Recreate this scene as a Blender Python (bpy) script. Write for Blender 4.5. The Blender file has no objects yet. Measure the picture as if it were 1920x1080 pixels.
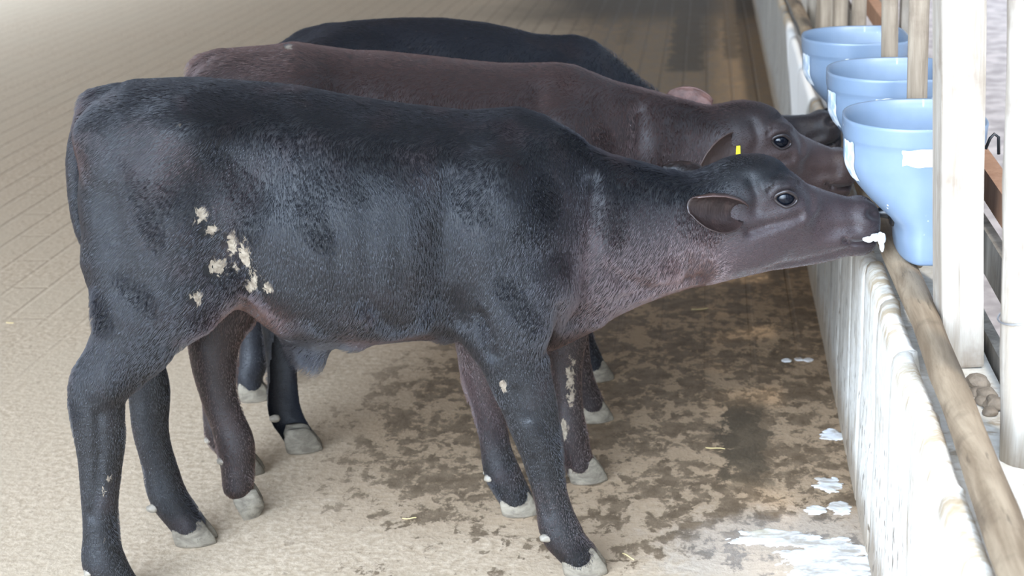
import bpy, bmesh, math, random
import numpy as np
from mathutils import Vector, Matrix, noise
C = bpy.context.scene.collection
SC = bpy.context.scene
PI = math.pi
rng = random.Random(7)

# ------------------------------------------------------------------ camera
cam_d = bpy.data.cameras.new('camera')
cam = bpy.data.objects.new('camera', cam_d); C.objects.link(cam)
cam_d.sensor_width = 36.0; cam_d.lens = 56.25; cam_d.clip_start = 0.05; cam_d.clip_end = 200
_p, _a, _r = math.radians(17.1639), math.radians(7.27054), math.radians(2.0)
_fw = Vector((-math.sin(_a)*math.cos(_p), math.cos(_a)*math.cos(_p), -math.sin(_p)))
_rt0 = Vector((math.cos(_a), math.sin(_a), 0)); _up0 = _rt0.cross(_fw)
_rt = _rt0*math.cos(_r) - _up0*math.sin(_r); _up = _up0*math.cos(_r) + _rt0*math.sin(_r)
_m = Matrix((_rt, _up, -_fw)).transposed().to_4x4(); _m.translation = (0, 0, 1.45)
cam.matrix_world = _m
cam_d.dof.use_dof = True; cam_d.dof.focus_distance = 2.85; cam_d.dof.aperture_fstop = 6.3
SC.camera = cam

# ------------------------------------------------------------------ light
W = bpy.data.worlds.new('daylight'); SC.world = W; W.use_nodes = True
_n = W.node_tree.nodes; _l = W.node_tree.links
_bg = _n['Background']
# hazy sky: pale blue, brightest on the yard side behind the viewer where the sun stands
_tc = _n.new('ShaderNodeTexCoord'); _sp = _n.new('ShaderNodeSeparateXYZ'); _rp = _n.new('ShaderNodeValToRGB')
_l.new(_tc.outputs['Generated'], _sp.inputs[0]); _l.new(_sp.outputs[2], _rp.inputs[0])
_rp.color_ramp.elements[0].position = 0.0; _rp.color_ramp.elements[0].color = (0.74, 0.855, 1.0, 1)
_rp.color_ramp.elements[1].position = 0.8; _rp.color_ramp.elements[1].color = (0.55, 0.73, 1.0, 1)
_dt = _n.new('ShaderNodeVectorMath'); _dt.operation = 'DOT_PRODUCT'; _l.new(_tc.outputs['Generated'], _dt.inputs[0])
_dt.inputs[1].default_value = Vector((-.30, -.86, .42)).normalized()
_mx = _n.new('ShaderNodeMath'); _mx.operation = 'MAXIMUM'; _l.new(_dt.outputs['Value'], _mx.inputs[0]); _mx.inputs[1].default_value = 0
_pw = _n.new('ShaderNodeMath'); _pw.operation = 'POWER'; _l.new(_mx.outputs[0], _pw.inputs[0]); _pw.inputs[1].default_value = 8
_ma = _n.new('ShaderNodeMath'); _ma.operation = 'MULTIPLY_ADD'; _l.new(_pw.outputs[0], _ma.inputs[0]); _ma.inputs[1].default_value = 25; _ma.inputs[2].default_value = 0.9
_l.new(_rp.outputs[0], _bg.inputs[0]); _l.new(_ma.outputs[0], _bg.inputs[1])
sun_d = bpy.data.lights.new('sun', 'SUN'); sun_d.energy = 1.7; sun_d.angle = math.radians(4); sun_d.color = (1.0, 0.93, 0.82)
sun = bpy.data.objects.new('sun', sun_d); C.objects.link(sun)
sun.rotation_euler = Vector((-0.22, 0.50, -0.85)).to_track_quat('-Z', 'Y').to_euler()
SC.view_settings.view_transform = 'Standard'; SC.view_settings.look = 'None'
SC.view_settings.exposure = 0.30; SC.view_settings.gamma = 1.0; SC.view_settings.use_curve_mapping = False

# ------------------------------------------------------------------ materials
class NT:
    """small helper to write node trees"""
    def __init__(s, name):
        s.m = bpy.data.materials.new(name); s.m.use_nodes = True
        s.n = s.m.node_tree.nodes; s.l = s.m.node_tree.links
        s.b = s.n['Principled BSDF']
    def node(s, t, **kw):
        x = s.n.new(t)
        for k, v in kw.items(): setattr(x, k, v)
        return x
    def put(s, sock, v):
        if hasattr(v, 'is_linked') or hasattr(v, 'links'): s.l.new(v, sock)
        else:
            if isinstance(v, (tuple, list)) and len(v) == 3 and sock.type == 'RGBA': v = (*v, 1)
            sock.default_value = v
    def obj(s, scale=(1, 1, 1), rot=(0, 0, 0), loc=(0, 0, 0)):
        tc = s.node('ShaderNodeTexCoord'); mp = s.node('ShaderNodeMapping')
        mp.inputs['Scale'].default_value = scale; mp.inputs['Rotation'].default_value = rot; mp.inputs['Location'].default_value = loc
        s.l.new(tc.outputs['Object'], mp.inputs[0]); return mp.outputs[0]
    def xyz(s):
        tc = s.node('ShaderNodeTexCoord'); sp = s.node('ShaderNodeSeparateXYZ')
        s.l.new(tc.outputs['Object'], sp.inputs[0]); return sp.outputs
    def noise(s, vec, scale, detail=4, rough=0.55, dist=0.0):
        x = s.node('ShaderNodeTexNoise'); s.l.new(vec, x.inputs['Vector'])
        x.inputs['Scale'].default_value = scale; x.inputs['Detail'].default_value = detail
        x.inputs['Roughness'].default_value = rough; x.inputs['Distortion'].default_value = dist
        return x.outputs[0]
    def voro(s, vec, scale, feat='F1'):
        x = s.node('ShaderNodeTexVoronoi', feature=feat); s.l.new(vec, x.inputs['Vector']); x.inputs['Scale'].default_value = scale
        return x.outputs['Distance']
    def math(s, op, a, b=0.0, c=0.0, clamp=False):
        x = s.node('ShaderNodeMath', operation=op); x.use_clamp = clamp
        s.put(x.inputs[0], a); s.put(x.inputs[1], b); s.put(x.inputs[2], c); return x.outputs[0]
    def ramp(s, v, a, b, lo=0.0, hi=1.0):
        x = s.node('ShaderNodeMapRange', interpolation_type='SMOOTHSTEP'); s.put(x.inputs[0], v)
        for i, q in enumerate((a, b, lo, hi)): s.put(x.inputs[i+1], q)
        return x.outputs[0]
    def mix(s, f, a, b):
        x = s.node('ShaderNodeMix', data_type='RGBA'); s.put(x.inputs[0], f); s.put(x.inputs[6], a); s.put(x.inputs[7], b)
        return x.outputs[2]
    def attr(s, name):
        return s.node('ShaderNodeAttribute', attribute_name=name).outputs['Fac']
    def bump(s, h, strength, dist, normal=None):
        x = s.node('ShaderNodeBump'); s.put(x.inputs['Height'], h); x.inputs['Strength'].default_value = strength
        x.inputs['Distance'].default_value = dist
        if normal is not None: s.l.new(normal, x.inputs['Normal'])
        return x.outputs[0]
    def out(s, **kw):
        for k, v in kw.items(): s.put(s.b.inputs[k.replace('_', ' ')], v)
        return s.m

def mat_ear(name, inner, rim):
    t = NT(name); v = t.obj(); n = t.noise(v, 45, 4, .6); r = t.attr('rim')
    col = t.mix(t.math('ADD', t.math('MULTIPLY', r, .9), t.ramp(n, .5, .75, 0, .35), 0, True), inner, rim)
    return t.out(Base_Color=col, Roughness=.42, Normal=t.bump(t.noise(t.obj((220, 220, 60)), 1, 3), .4, .003))

def mat_plain(name, col, rough=0.5, var=0.15, scale=20, bump=0.0, **kw):
    t = NT(name); v = t.obj(); n = t.noise(v, scale)
    c2 = tuple(x*(1-var) for x in col); c1 = tuple(min(1, x*(1+var)) for x in col)
    d = dict(Base_Color=t.mix(t.ramp(n, .3, .7), c2, c1), Roughness=rough)
    if bump: d['Normal'] = t.bump(t.noise(v, scale*4), bump, .004)
    d.update(kw); return t.out(**d)

def mat_floor():
    t = NT('dirt_floor'); v = t.obj(); X, Y, Z = t.xyz()
    n1 = t.noise(v, 1.6, 5, .6); n2 = t.math('ADD', t.math('MULTIPLY', t.noise(t.obj((9, 7, 9)), 1, 9, .72), .55), t.math('MULTIPLY', t.noise(t.obj((30, 22, 30)), 1, 7, .68, .4), .45)); n3 = t.noise(v, 60, 4, .6)
    tan = t.mix(t.ramp(n3, .3, .75), (.40, .30, .20), (.61, .475, .34))
    tan = t.mix(t.ramp(n1, .35, .7), tan, (.49, .38, .265))
    # damp brown zone under and ahead of the calves
    zx = t.ramp(t.math('ADD', X, t.math('MULTIPLY', t.math('SUBTRACT', n1, .5), .7)), -1.12, -.62)
    front = t.ramp(t.math('ADD', Y, t.math('MULTIPLY', t.math('SUBTRACT', n1, .5), 1.2)), 2.6, 3.3)
    far = t.ramp(Y, 9.5, 11.0)
    zone = t.math('MULTIPLY', zx, t.math('ADD', t.math('MULTIPLY', front, .75), .25))
    patch = t.ramp(t.math('ADD', n2, t.math('MULTIPLY', zone, .112)), .578, .622)
    wet = t.math('MULTIPLY', patch, t.math('ADD', t.math('MULTIPLY', zx, .9), .12), clamp=True)
    brown = t.mix(t.ramp(t.noise(v, 25, 5, .6), .3, .7), (.095, .063, .037), (.18, .125, .078))
    base = t.mix(t.math('MULTIPLY', zone, .85), tan, (.315, .215, .13))
    base = t.mix(t.math('MULTIPLY', wet, .9), base, brown)
    # dark run-off streaks (long trickles along the pavers) and the soaked far end
    def streak(x0, w, y0, y1, amp):
        a = t.ramp(t.math('ABSOLUTE', t.math('SUBTRACT', t.math('ADD', X, t.math('MULTIPLY', t.math('SUBTRACT', n2, .5), .34)), x0)), w*1.15, w*.75)
        b = t.math('MULTIPLY', t.ramp(Y, y0, y0+.12), t.ramp(Y, y1, y1-.12)); return t.math('MULTIPLY', t.math('MULTIPLY', a, b), amp)
    st = streak(.085, .05, 3.16, 3.78, .85)
    for q in ((-.12, .10, 8.5, 12.5, .8), (.14, .05, 8.9, 12, .75), (.02, .04, 9.2, 12, .5), (-.5, .05, 9.5, 12, .3)): st = t.math('MAXIMUM', st, streak(*q))
    farx = t.ramp(t.math('ADD', X, t.math('MULTIPLY', n1, .8)), -1.4, -.3)
    soak = t.math('MULTIPLY', t.ramp(t.math('ADD', Y, t.math('MULTIPLY', n2, 1.6)), 10.9, 11.9), farx)
    st = t.math('MAXIMUM', st, t.math('MULTIPLY', soak, .85))
    far_brown = t.math('MULTIPLY', t.ramp(Y, 4.0, 6.0), t.ramp(X, -1.6, -.4))  # floor turns browner towards the far right
    base = t.mix(t.math('MULTIPLY', far_brown, .6), base, (.235, .165, .10))
    pits = t.ramp(t.noise(t.obj((70, 52, 70)), 1, 4, .6), .66, .72); base = t.mix(t.math('MULTIPLY', pits, .5), base, (.15, .105, .065))
    base = t.mix(st, base, (.075, .056, .036))
    # paver joints, buried under dirt near the calves
    br = t.node('ShaderNodeTexBrick'); mp = t.obj((1, 1, 1), (0, 0, PI/2)); t.l.new(mp, br.inputs['Vector'])
    br.inputs['Scale'].default_value = 1; br.inputs['Brick Width'].default_value = .62; br.inputs['Row Height'].default_value = .122
    br.inputs['Mortar Size'].default_value = .0085; br.inputs['Mortar Smooth'].default_value = .6; br.offset = .5
    clear = t.math('MULTIPLY', t.ramp(t.math('ADD', Y, t.math('MULTIPLY', n1, 2.0)), 4.6, 7.5), t.ramp(n2, .25, .5))
    jt = t.math('MULTIPLY', br.outputs['Fac'], clear)
    base = t.mix(t.math('MULTIPLY', jt, t.ramp(X, -2.2, -.9, .22, .5)), base, (.16, .12, .085))
    # stones, droppings, small pits
    sp = t.ramp(t.math('ADD', t.voro(v, 30), t.math('MULTIPLY', n2, .55)), .40, .30)
    base = t.mix(t.math('MULTIPLY', sp, .55), base, (.17, .125, .085))
    # milky film spread over the floor by the wall
    dx = t.math('DIVIDE', t.math('SUBTRACT', X, .17), .26); dy = t.math('DIVIDE', t.math('SUBTRACT', Y, 2.9), .20)
    rr = t.math('SQRT', t.math('ADD', t.math('MULTIPLY', dx, dx), t.math('MULTIPLY', dy, dy)))
    film = t.ramp(t.math('ADD', rr, t.math('MULTIPLY', t.math('SUBTRACT', n2, .5), 2.4)), 1.25, .55)
    base = t.mix(t.math('MULTIPLY', film, .24), base, (.58, .56, .53))
    rough = t.math('SUBTRACT', .92, t.math('MULTIPLY', t.math('MAXIMUM', wet, st), .34))
    h = t.math('ADD', t.math('MULTIPLY', n2, .7), t.math('ADD', t.math('MULTIPLY', n3, .3), t.math('MULTIPLY', jt, -.9)))
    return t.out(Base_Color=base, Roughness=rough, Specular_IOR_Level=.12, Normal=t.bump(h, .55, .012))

def mat_coat(name, black, brown, tint_amt):
    t = NT(name)
    tint = t.attr('tint'); mud = t.attr('mud')
    a = t.obj((38, 60, 260), (0, .25, 0)); b = t.obj((14, 20, 60), (0, .35, 0)); v = t.obj()
    h1 = t.noise(a, 1, 3, .6, .4); h2 = t.noise(b, 1, 4, .6, .6); h3 = t.noise(v, 9, 4, .55)
    # strands: long in the lie of the hair, thin across it
    s1 = t.noise(t.obj((70, 330, 330), (0, .55, 0)), 1, 2, .6, .8)
    s2 = t.noise(t.obj((330, 330, 75), (0, .2, 0)), 1, 2, .6, .8)
    patch = t.ramp(t.noise(v, 3.5, 2), .42, .6)
    sm = t.node('ShaderNodeMix'); t.put(sm.inputs[0], patch); t.put(sm.inputs[2], s1); t.put(sm.inputs[3], s2); st = sm.outputs[0]
    col = t.mix(t.math('MULTIPLY', tint, tint_amt, clamp=True), black, brown)
    col = t.mix(t.ramp(st, .35, .75, 0, .35), col, tuple(x*1.9+.004 for x in black))
    col = t.mix(t.ramp(h3, .52, .72, 0, .30), col, brown)
    mudf = t.ramp(t.math('ADD', mud, t.math('MULTIPLY', t.math('SUBTRACT', t.noise(t.obj((100, 100, 55)), 1, 4, .65, .8), .5), 2.6)), .56, .62)
    mudc = t.mix(t.ramp(t.noise(v, 120), .3, .7), (.13, .10, .07), (.25, .205, .15))
    col = t.mix(mudf, col, mudc)
    leg = t.ramp(t.xyz()[2], .46, .36)
    fine = t.math('MULTIPLY', t.noise(t.obj((170, 420, 420), (0, .3, 0)), 1, 2, .6), t.math('MAXIMUM', t.math('MULTIPLY', tint, .6), t.math('MULTIPLY', leg, .35)))
    hh = t.math('ADD', t.math('ADD', fine, t.math('MULTIPLY', h2, .5)), t.math('MULTIPLY', mudf, 1.2))
    rough = t.math('ADD', t.math('ADD', t.math('SUBTRACT', .58, t.math('ADD', t.math('MULTIPLY', tint, .06), t.math('MULTIPLY', leg, .08))), t.math('MULTIPLY', t.math('SUBTRACT', h3, .5), .18)), t.math('MULTIPLY', mudf, .5))
    return t.out(Base_Color=col, Roughness=rough, Specular_IOR_Level=t.math('ADD', t.math('ADD', .35, t.math('MULTIPLY', tint, .12)), t.math('MULTIPLY', leg, .08)), Sheen_Weight=t.math('MULTIPLY', tint, .25), Sheen_Roughness=.4, 
                 Normal=t.bump(hh, .55, .0035, t.bump(h3, .35, .012)))

def mat_fur(name, black, brown, rough=.21):
    t = NT(name); t.n.remove(t.b); out = [x for x in t.n if x.type == 'OUTPUT_MATERIAL'][0]
    h = t.node('ShaderNodeBsdfHairPrincipled'); h.parametrization = 'COLOR'
    v = t.obj(); n = t.noise(v, 4, 3, .6); i = t.node('ShaderNodeHairInfo')
    X, Y, Z = t.xyz()
    f = t.math('MULTIPLY', t.ramp(n, .50, .70), .22)
    f = t.math('ADD', f, t.math('MULTIPLY', t.attr('tint'), .95), 0, True)
    f = t.math('MULTIPLY', f, t.math('ADD', .8, t.math('MULTIPLY', i.outputs['Random'], .35)), 0, True)
    t.put(h.inputs['Color'], t.mix(f, black, brown)); h.inputs['Roughness'].default_value = rough; h.inputs['Radial Roughness'].default_value = .45
    h.inputs['IOR'].default_value = 2.0; h.inputs['Random Roughness'].default_value = .12; h.inputs['Coat'].default_value = .8
    t.l.new(h.outputs[0], out.inputs[0]); return t.m

def mat_wall():
    t = NT('whitewashed_concrete'); v = t.obj(); X, Y, Z = t.xyz()
    n1 = t.noise(t.obj((3, 9, 1.6)), 1, 6, .65, .4); n2 = t.noise(v, 45, 5, .6); n3 = t.noise(t.obj((10, 22, 4)), 1, 6, .65, .5)
    white = t.mix(t.ramp(n2, .3, .7), (.62, .575, .49), (.76, .73, .67))
    grey = t.mix(t.ramp(n1, .3, .7), (.20, .185, .16), (.34, .315, .275))
    far_grey = t.ramp(t.math('ADD', Y, t.math('MULTIPLY', t.math('SUBTRACT', n3, .5), 1.6)), 3.0, 4.1)  # wall turns greyer towards its far end
    sun_patch = t.math('MULTIPLY', t.ramp(t.math('ADD', Y, t.math('MULTIPLY', Z, 1.9)), 5.9, 6.0), t.ramp(t.math('ADD', Y, t.math('MULTIPLY', Z, -2.4)), 5.45, 5.3))  # slanted patch of direct sun on the far wall, painted into the colour
    base = t.mix(t.math('MULTIPLY', far_grey, .85), white, grey)
    # brown run marks, splashes at the foot, soaked dirt on the ledge
    run = t.ramp(n3, .56, .70); base = t.mix(t.math('MULTIPLY', run, .8), base, (.33, .25, .16))
    low = t.ramp(t.math('ADD', Z, t.math('MULTIPLY', t.math('SUBTRACT', n3, .5), .34)), .15, .03); base = t.mix(t.math('MULTIPLY', low, .85), base, (.24, .175, .11))
    chip = t.math('MULTIPLY', t.ramp(t.noise(t.obj((60, 60, 22)), 1, 3, .5), .62, .65), t.ramp(Z, .5, .2)); base = t.mix(t.math('MULTIPLY', chip, .85), base, (.10, .07, .045))
    top = t.math('MULTIPLY', t.ramp(Z, .48, .51), t.ramp(n3, .42, .6)); base = t.mix(t.math('MULTIPLY', top, .85), base, (.40, .30, .185))
    base = t.mix(sun_patch, base, (.85, .83, .79))
    return t.out(Base_Color=base, Roughness=.85, Normal=t.bump(t.math('ADD', n2, t.math('MULTIPLY', n3, .5)), .3, .005))

def mat_wood(name, c1, c2, stain=(.3, .22, .14), amt=.5, grain=(28, 28, 3)):
    t = NT(name); v = t.obj()
    g = t.noise(t.obj(grain), 1, 6, .65, .6); g2 = t.noise(t.obj((grain[0]*4, grain[1]*4, grain[2]*1.5)), 1, 4, .6); n = t.noise(v, 7, 5, .6)
    col = t.mix(t.ramp(g, .3, .7), c1, c2)
    col = t.mix(t.math('MULTIPLY', t.ramp(n, .5, .7), amt), col, stain)
    col = t.mix(t.ramp(g2, .62, .72, 0, .5), col, tuple(x*.5 for x in stain))
    return t.out(Base_Color=col, Roughness=.8, Normal=t.bump(t.math('ADD', g, t.math('MULTIPLY', g2, .5)), .5, .004))

def mat_bucket():
    t = NT('blue_grey_plastic'); v = t.obj(); Z = t.xyz()[2]
    n = t.noise(v, 14, 4); sp = t.math('MULTIPLY', t.ramp(t.voro(v, 62), .17, .10), t.ramp(t.noise(v, 9, 2), .54, .6))
    dr = t.math('MULTIPLY', t.ramp(t.noise(t.obj((70, 70, 9)), 1, 2, .5), .70, .74), t.ramp(n, .5, .6))
    col = t.mix(t.ramp(n, .3, .7), (.160, .218, .298), (.185, .245, .33))
    col = t.mix(t.math('MAXIMUM', sp, t.math('MULTIPLY', dr, .5)), col, (.78, .80, .82))
    return t.out(Base_Color=col, Roughness=.38, Normal=t.bump(n, .08, .004))

def mat_label():
    t = NT('white_sticker'); v = t.obj(); n = t.noise(v, 60, 4)
    return t.out(Base_Color=t.mix(t.ramp(n, .35, .6), (.80, .80, .79), (.90, .90, .89)), Roughness=.5)

def mat_worn():
    t = NT('worn_sticker'); v = t.obj(); n = t.noise(t.obj((60, 60, 40)), 1, 4)
    return t.out(Base_Color=t.mix(t.ramp(n, .40, .58), (.40, .50, .60), (.76, .79, .80)), Roughness=.6)

def mat_milk():
    t = NT('spilt_milk'); v = t.obj(); n = t.noise(t.obj((14, 26, 14)), 1, 6, .65, .4); n2 = t.noise(v, 5, 4, .6, .5)
    col = t.mix(t.ramp(n, .36, .58), (.42, .36, .29), (.84, .84, .84))
    col = t.mix(t.ramp(n2, .5, .68, 0, .65), col, (.74, .64, .42))
    return t.out(Base_Color=col, Roughness=.35)

M = dict(
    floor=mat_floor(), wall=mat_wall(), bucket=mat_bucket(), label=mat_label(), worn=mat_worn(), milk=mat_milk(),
    black=mat_coat('black_coat', (.0030, .0031, .0036), (.036, .0215, .022), 1.0),
    dark_brown=mat_coat('dark_brown_coat', (.0110, .0075, .0072), (.042, .0235, .020), 1.0),
    jet=mat_coat('jet_coat', (.0060, .0065, .0090), (.022, .0125, .011), .8),
    black_fur=mat_fur('black_fur', (.0030, .0031, .0038), (.044, .027, .0255)), dark_brown_fur=mat_fur('dark_brown_fur', (.016, .0100, .0092), (.040, .0232, .0205)), jet_fur=mat_fur('jet_fur', (.0035, .0038, .0052), (.010, .006, .006)),
    post=mat_wood('bleached_post_wood', (.28, .23, .175), (.45, .405, .345), (.17, .12, .08), .6),
    pole=mat_wood('barked_pole_wood', (.19, .145, .10), (.38, .31, .23), (.13, .09, .06), .7),
    grey=mat_wood('grey_board_wood', (.17, .145, .115), (.31, .275, .225), (.11, .08, .05), .6),
    red=mat_wood('reddish_rail_wood', (.30, .145, .075), (.40, .215, .12), (.30, .17, .10), .5),
    beam=mat_wood('soiled_log', (.16, .11, .065), (.33, .25, .165), (.09, .06, .035), .8, (28, 3, 28)),
    hoof=mat_wood('hoof_horn', (.105, .085, .06), (.22, .185, .135), (.06, .045, .03), .5, (30, 30, 60)),
    rubber=mat_plain('black_rubber', (.012, .012, .013), .35), nostril=mat_plain('wet_nose', (.010, .009, .010), .25),
    eye=mat_plain('dark_eye', (.004, .005, .008), .06, .05, 20, 0, Specular_IOR_Level=.28), lid=mat_plain('eyelid_skin', (.020, .014, .013), .4, .3, 90),
    ear=mat_ear('ear_skin', (.0075, .0055, .0055), (.060, .034, .028)), brown_ear=mat_ear('brown_ear_skin', (.030, .018, .014), (.075, .046, .037)), pink_ear=mat_plain('brown_pink_ear_skin', (.115, .055, .042), .6, .4, 40, .4),
    claw=mat_plain('pale_dewclaw', (.20, .17, .13), .6, .25, 60), yellow=mat_plain('yellow_plastic', (.75, .62, .04), .4, .1),
    straw=mat_plain('straw', (.55, .42, .19), .7, .2), wire=mat_plain('galvanised_wire', (.45, .46, .48), .35, .1, 20, 0, Metallic=.8),
    gravel=mat_plain('pale_gravel', (.40, .335, .30), .9, .3, 9, .6), roof=mat_wood('roof_boards', (.20, .16, .12), (.30, .25, .2)),
    stone=mat_plain('rubble_stone', (.22, .175, .13), .85, .3, 30, .6), foam=mat_plain('milk_foam', (.88, .89, .90), .3, .03),
)

# ------------------------------------------------------------------ object helpers
def link(name, me, mat=None, parent=None):
    o = bpy.data.objects.new(name, me); C.objects.link(o)
    if mat is not None: me.materials.append(mat)
    if parent is not None: o.parent = parent
    return o
def mesh(verts, faces, smooth=True):
    me = bpy.data.meshes.new('mesh'); me.from_pydata([tuple(map(float, v)) for v in verts], [], [tuple(map(int, f)) for f in faces])
    if smooth: me.polygons.foreach_set('use_smooth', [True]*len(me.polygons))
    me.update(); return me
def tag(o, label=None, cat=None, group=None, kind=None):
    if label: o['label'] = label
    if cat: o['category'] = cat
    if group: o['group'] = group
    if kind: o['kind'] = kind
    return o
def struct(o, label=None): o['kind'] = 'structure'; (label and o.__setitem__('label', label)); return o
def empty(name, loc, rz=0.0):
    o = bpy.data.objects.new(name, None); C.objects.link(o); o.location = loc; o.rotation_euler = (0, 0, rz); o.empty_display_size = .1
    return o
def box_mesh(x0, x1, y0, y1, z0, z1, bev=.004, seg=2):
    bm = bmesh.new(); bmesh.ops.create_cube(bm, size=1)
    for v in bm.verts: v.co = (x0+(v.co.x+.5)*(x1-x0), y0+(v.co.y+.5)*(y1-y0), z0+(v.co.z+.5)*(z1-z0))
    if bev: bmesh.ops.bevel(bm, geom=bm.edges[:], offset=bev, segments=seg, affect='EDGES', profile=.6)
    me = bpy.data.meshes.new('mesh'); bm.to_mesh(me); bm.free(); return me
def tube(pts, radii, n=16, cap=True, wob=0.0, seed=0, ell=None):
    """swept tube with per-point radius; wob adds knots"""
    pts = [Vector(p) for p in pts]; V = []; F = []
    ref = Vector((0, 0, 1))
    d0 = (pts[-1]-pts[0]).normalized()
    if abs(d0.z) > .8: ref = Vector((1, 0, 0))
    for i, p in enumerate(pts):
        d = (pts[min(i+1, len(pts)-1)]-pts[max(i-1, 0)]).normalized()
        a = d.cross(ref).normalized(); b = a.cross(d)
        for k in range(n):
            th = 2*PI*k/n; r = radii[i] if hasattr(radii, '__len__') else radii
            q = a*math.cos(th)+b*math.sin(th)*(ell or 1)
            rr = r
            if wob: rr = r*(1+wob*noise.noise(Vector((q.x*1.3+seed*7, q.y*1.3+i*.45, q.z*1.3+seed))))
            V.append(p+q*rr)
    for i in range(len(pts)-1):
        for k in range(n):
            F.append((i*n+k, i*n+(k+1) % n, (i+1)*n+(k+1) % n, (i+1)*n+k))
    if cap:
        F.append(tuple(range(n-1, -1, -1))); F.append(tuple(range((len(pts)-1)*n, len(pts)*n)))
    return V, F
def lerp_path(a, b, n): a = Vector(a); b = Vector(b); return [a+(b-a)*(i/(n-1)) for i in range(n)]

# ------------------------------------------------------------------ the place
def grid_plane(x0, x1, y0, y1, nx, ny, zf=lambda x, y: 0.0):
    V = []; F = []
    for j in range(ny+1):
        for i in range(nx+1):
            x = x0+(x1-x0)*i/nx; y = y0+(y1-y0)*j/ny; V.append((x, y, zf(x, y)))
    for j in range(ny):
        for i in range(nx):
            a = j*(nx+1)+i; F.append((a, a+1, a+nx+2, a+nx+1))
    return mesh(V, F)
fl = link('floor', grid_plane(-9, .33, .2, 18, 40, 60), M['floor']); struct(fl, 'dirt covered paved barn floor with damp brown patches')
gr = link('ground', grid_plane(.5, 9, .2, 18, 20, 30), M['gravel']); struct(gr, 'pale sunny gravel ground beyond the fence')

def build_wall():
    # low concrete wall along +Y: cross-section repeated, each cast block offset a touch, open joints between
    seams = [.6, 1.15, 1.7, 2.05, 2.33, 2.62, 2.9, 3.15, 3.39, 3.68, 4.0, 4.45, 5.0, 5.6, 6.3, 7.2, 8.2, 9.4, 10.8, 12.4, 14.2]
    V = []; F = []; r = random.Random(3)
    rows = []
    for i in range(len(seams)-1):
        y0, y1 = seams[i], seams[i+1]; dx = r.uniform(-.003, .003); dz = r.uniform(-.006, .004)
        if 3.1 < y0: dz -= .01
        g = .006
        ys = [y0, y0+g, y0+g*2] + [y0+g*2+(y1-y0-4*g)*k/6 for k in range(1, 6)] + [y1-g*2, y1-g]
        for k, y in enumerate(ys):
            j = .006 if k == 0 else (.002 if k in (1, len(ys)-1) else 0.0)
            rows.append((y, dx+j, dz-j*.6))
    prof = [(.312, 0), (.312, .06), (.312, .14), (.312, .22), (.312, .30), (.312, .38), (.312, .46), (.3125, .505), (.316, .522), (.324, .53), (.338, .532), (.347, .527), (.350, .50), (.354, .478), (.42, .475), (.49, .472), (.495, .46), (.495, 0)]
    n = len(prof)
    for y, dx, dz in rows:
        for (x, z) in prof:
            w = noise.noise(Vector((y*3.1, z*6, 1.7)))*.004 + noise.noise(Vector((y*11, z*17, 4)))*.0016
            inner = 1.0 if x < .36 else 0.0
            zz = z + (dz if z > .4 and x < .349 else 0) + (noise.noise(Vector((y*7, x*20, 9)))*.004 if z > .45 else 0)
            V.append((x + (dx + w)*inner*(1 if z > 0 else .4), y, zz))
    for i in range(len(rows)-1):
        for k in range(n-1):
            a = i*n+k; F.append((a, a+1, a+n+1, a+n))
    F.append(tuple(range(n))); F.append(tuple(reversed(range((len(rows)-1)*n, len(rows)*n))))
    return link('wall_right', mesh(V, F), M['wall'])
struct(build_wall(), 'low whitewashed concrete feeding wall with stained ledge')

# shed roof over the calves, open toward the viewer, the yard side and the fence
rf = link('ceiling', box_mesh(-6.0, .74, .6, 19, 2.55, 2.62, .01), M['roof']); struct(rf, 'boarded shed roof above the calves')

# ------------------------------------------------------------------ fence
def log_obj(name, a, b, r0, r1, mat, parent=None, n=18, seg=16, wob=.12, seed=1):
    V, F = tube(lerp_path(a, b, seg), [r0+(r1-r0)*i/(seg-1) for i in range(seg)], n, True, wob, seed)
    o = link(name, mesh(V, F), mat, parent)
    return o
bp = [Vector((.371+.004*math.sin(y*3.1), y, .5535+.004*math.sin(y*2.3+1))) for y in np.linspace(1.3, 12.5, 90)]
V_, F_ = tube(bp, [.0255]*90, 18, True, .16, 5)
tag(link('log_rail', mesh(V_, F_), M['beam']), 'soiled brown log lying along the top of the white wall', 'rail')

def square_post(x, y, z0, z1, w, d, lean, rz):
    me = box_mesh(-w/2, w/2, -d/2, d/2, 0, z1-z0, .006, 2)
    bm = bmesh.new(); bm.from_mesh(me)
    bmesh.ops.subdivide_edges(bm, edges=[e for e in bm.edges if abs(e.verts[0].co.z-e.verts[1].co.z) > .3], cuts=14)
    for v in bm.verts:
        v.co.x += .0025*noise.noise(Vector((v.co.x*20, v.co.z*4, y))); v.co.y += .0025*noise.noise(Vector((v.co.y*20+5, v.co.z*4, y)))
    bm.to_mesh(me); bm.free()
    o = link('fence_post', me, M['post']); o.location = (x, y, z0); o.rotation_euler = (0, -lean, rz)
    me.polygons.foreach_set('use_smooth', [False]*len(me.polygons)); return o
G_POST = 'fence posts standing on the wall'
p1 = square_post(.437, 2.71, .474, 1.75, .072, .075, math.radians(2.6), math.radians(5))
tag(p1, 'broad square bleached fence post in front of the nearest blue bucket', 'post', G_POST)
def round_post(x, y, r, z1, label, lean=.03, seed=1, mat='pole', z0=.474):
    V, F = tube(lerp_path((0, 0, 0), (-lean*(z1-z0), 0, z1-z0), 16), [r]*16, 18, True, .16, seed)
    o = link('fence_post', mesh(V, F), M[mat]); o.location = (x, y, z0); tag(o, label, 'post', G_POST); return o
p0 = round_post(.474, 2.28, .0385, 1.75, 'round cream pole with wire loop, post closest to the viewer', .035, 2, 'post')
round_post(.431, 3.30, .0205, 1.7, 'slim round fence pole between the near and middle blue buckets', .02, 3)
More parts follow.
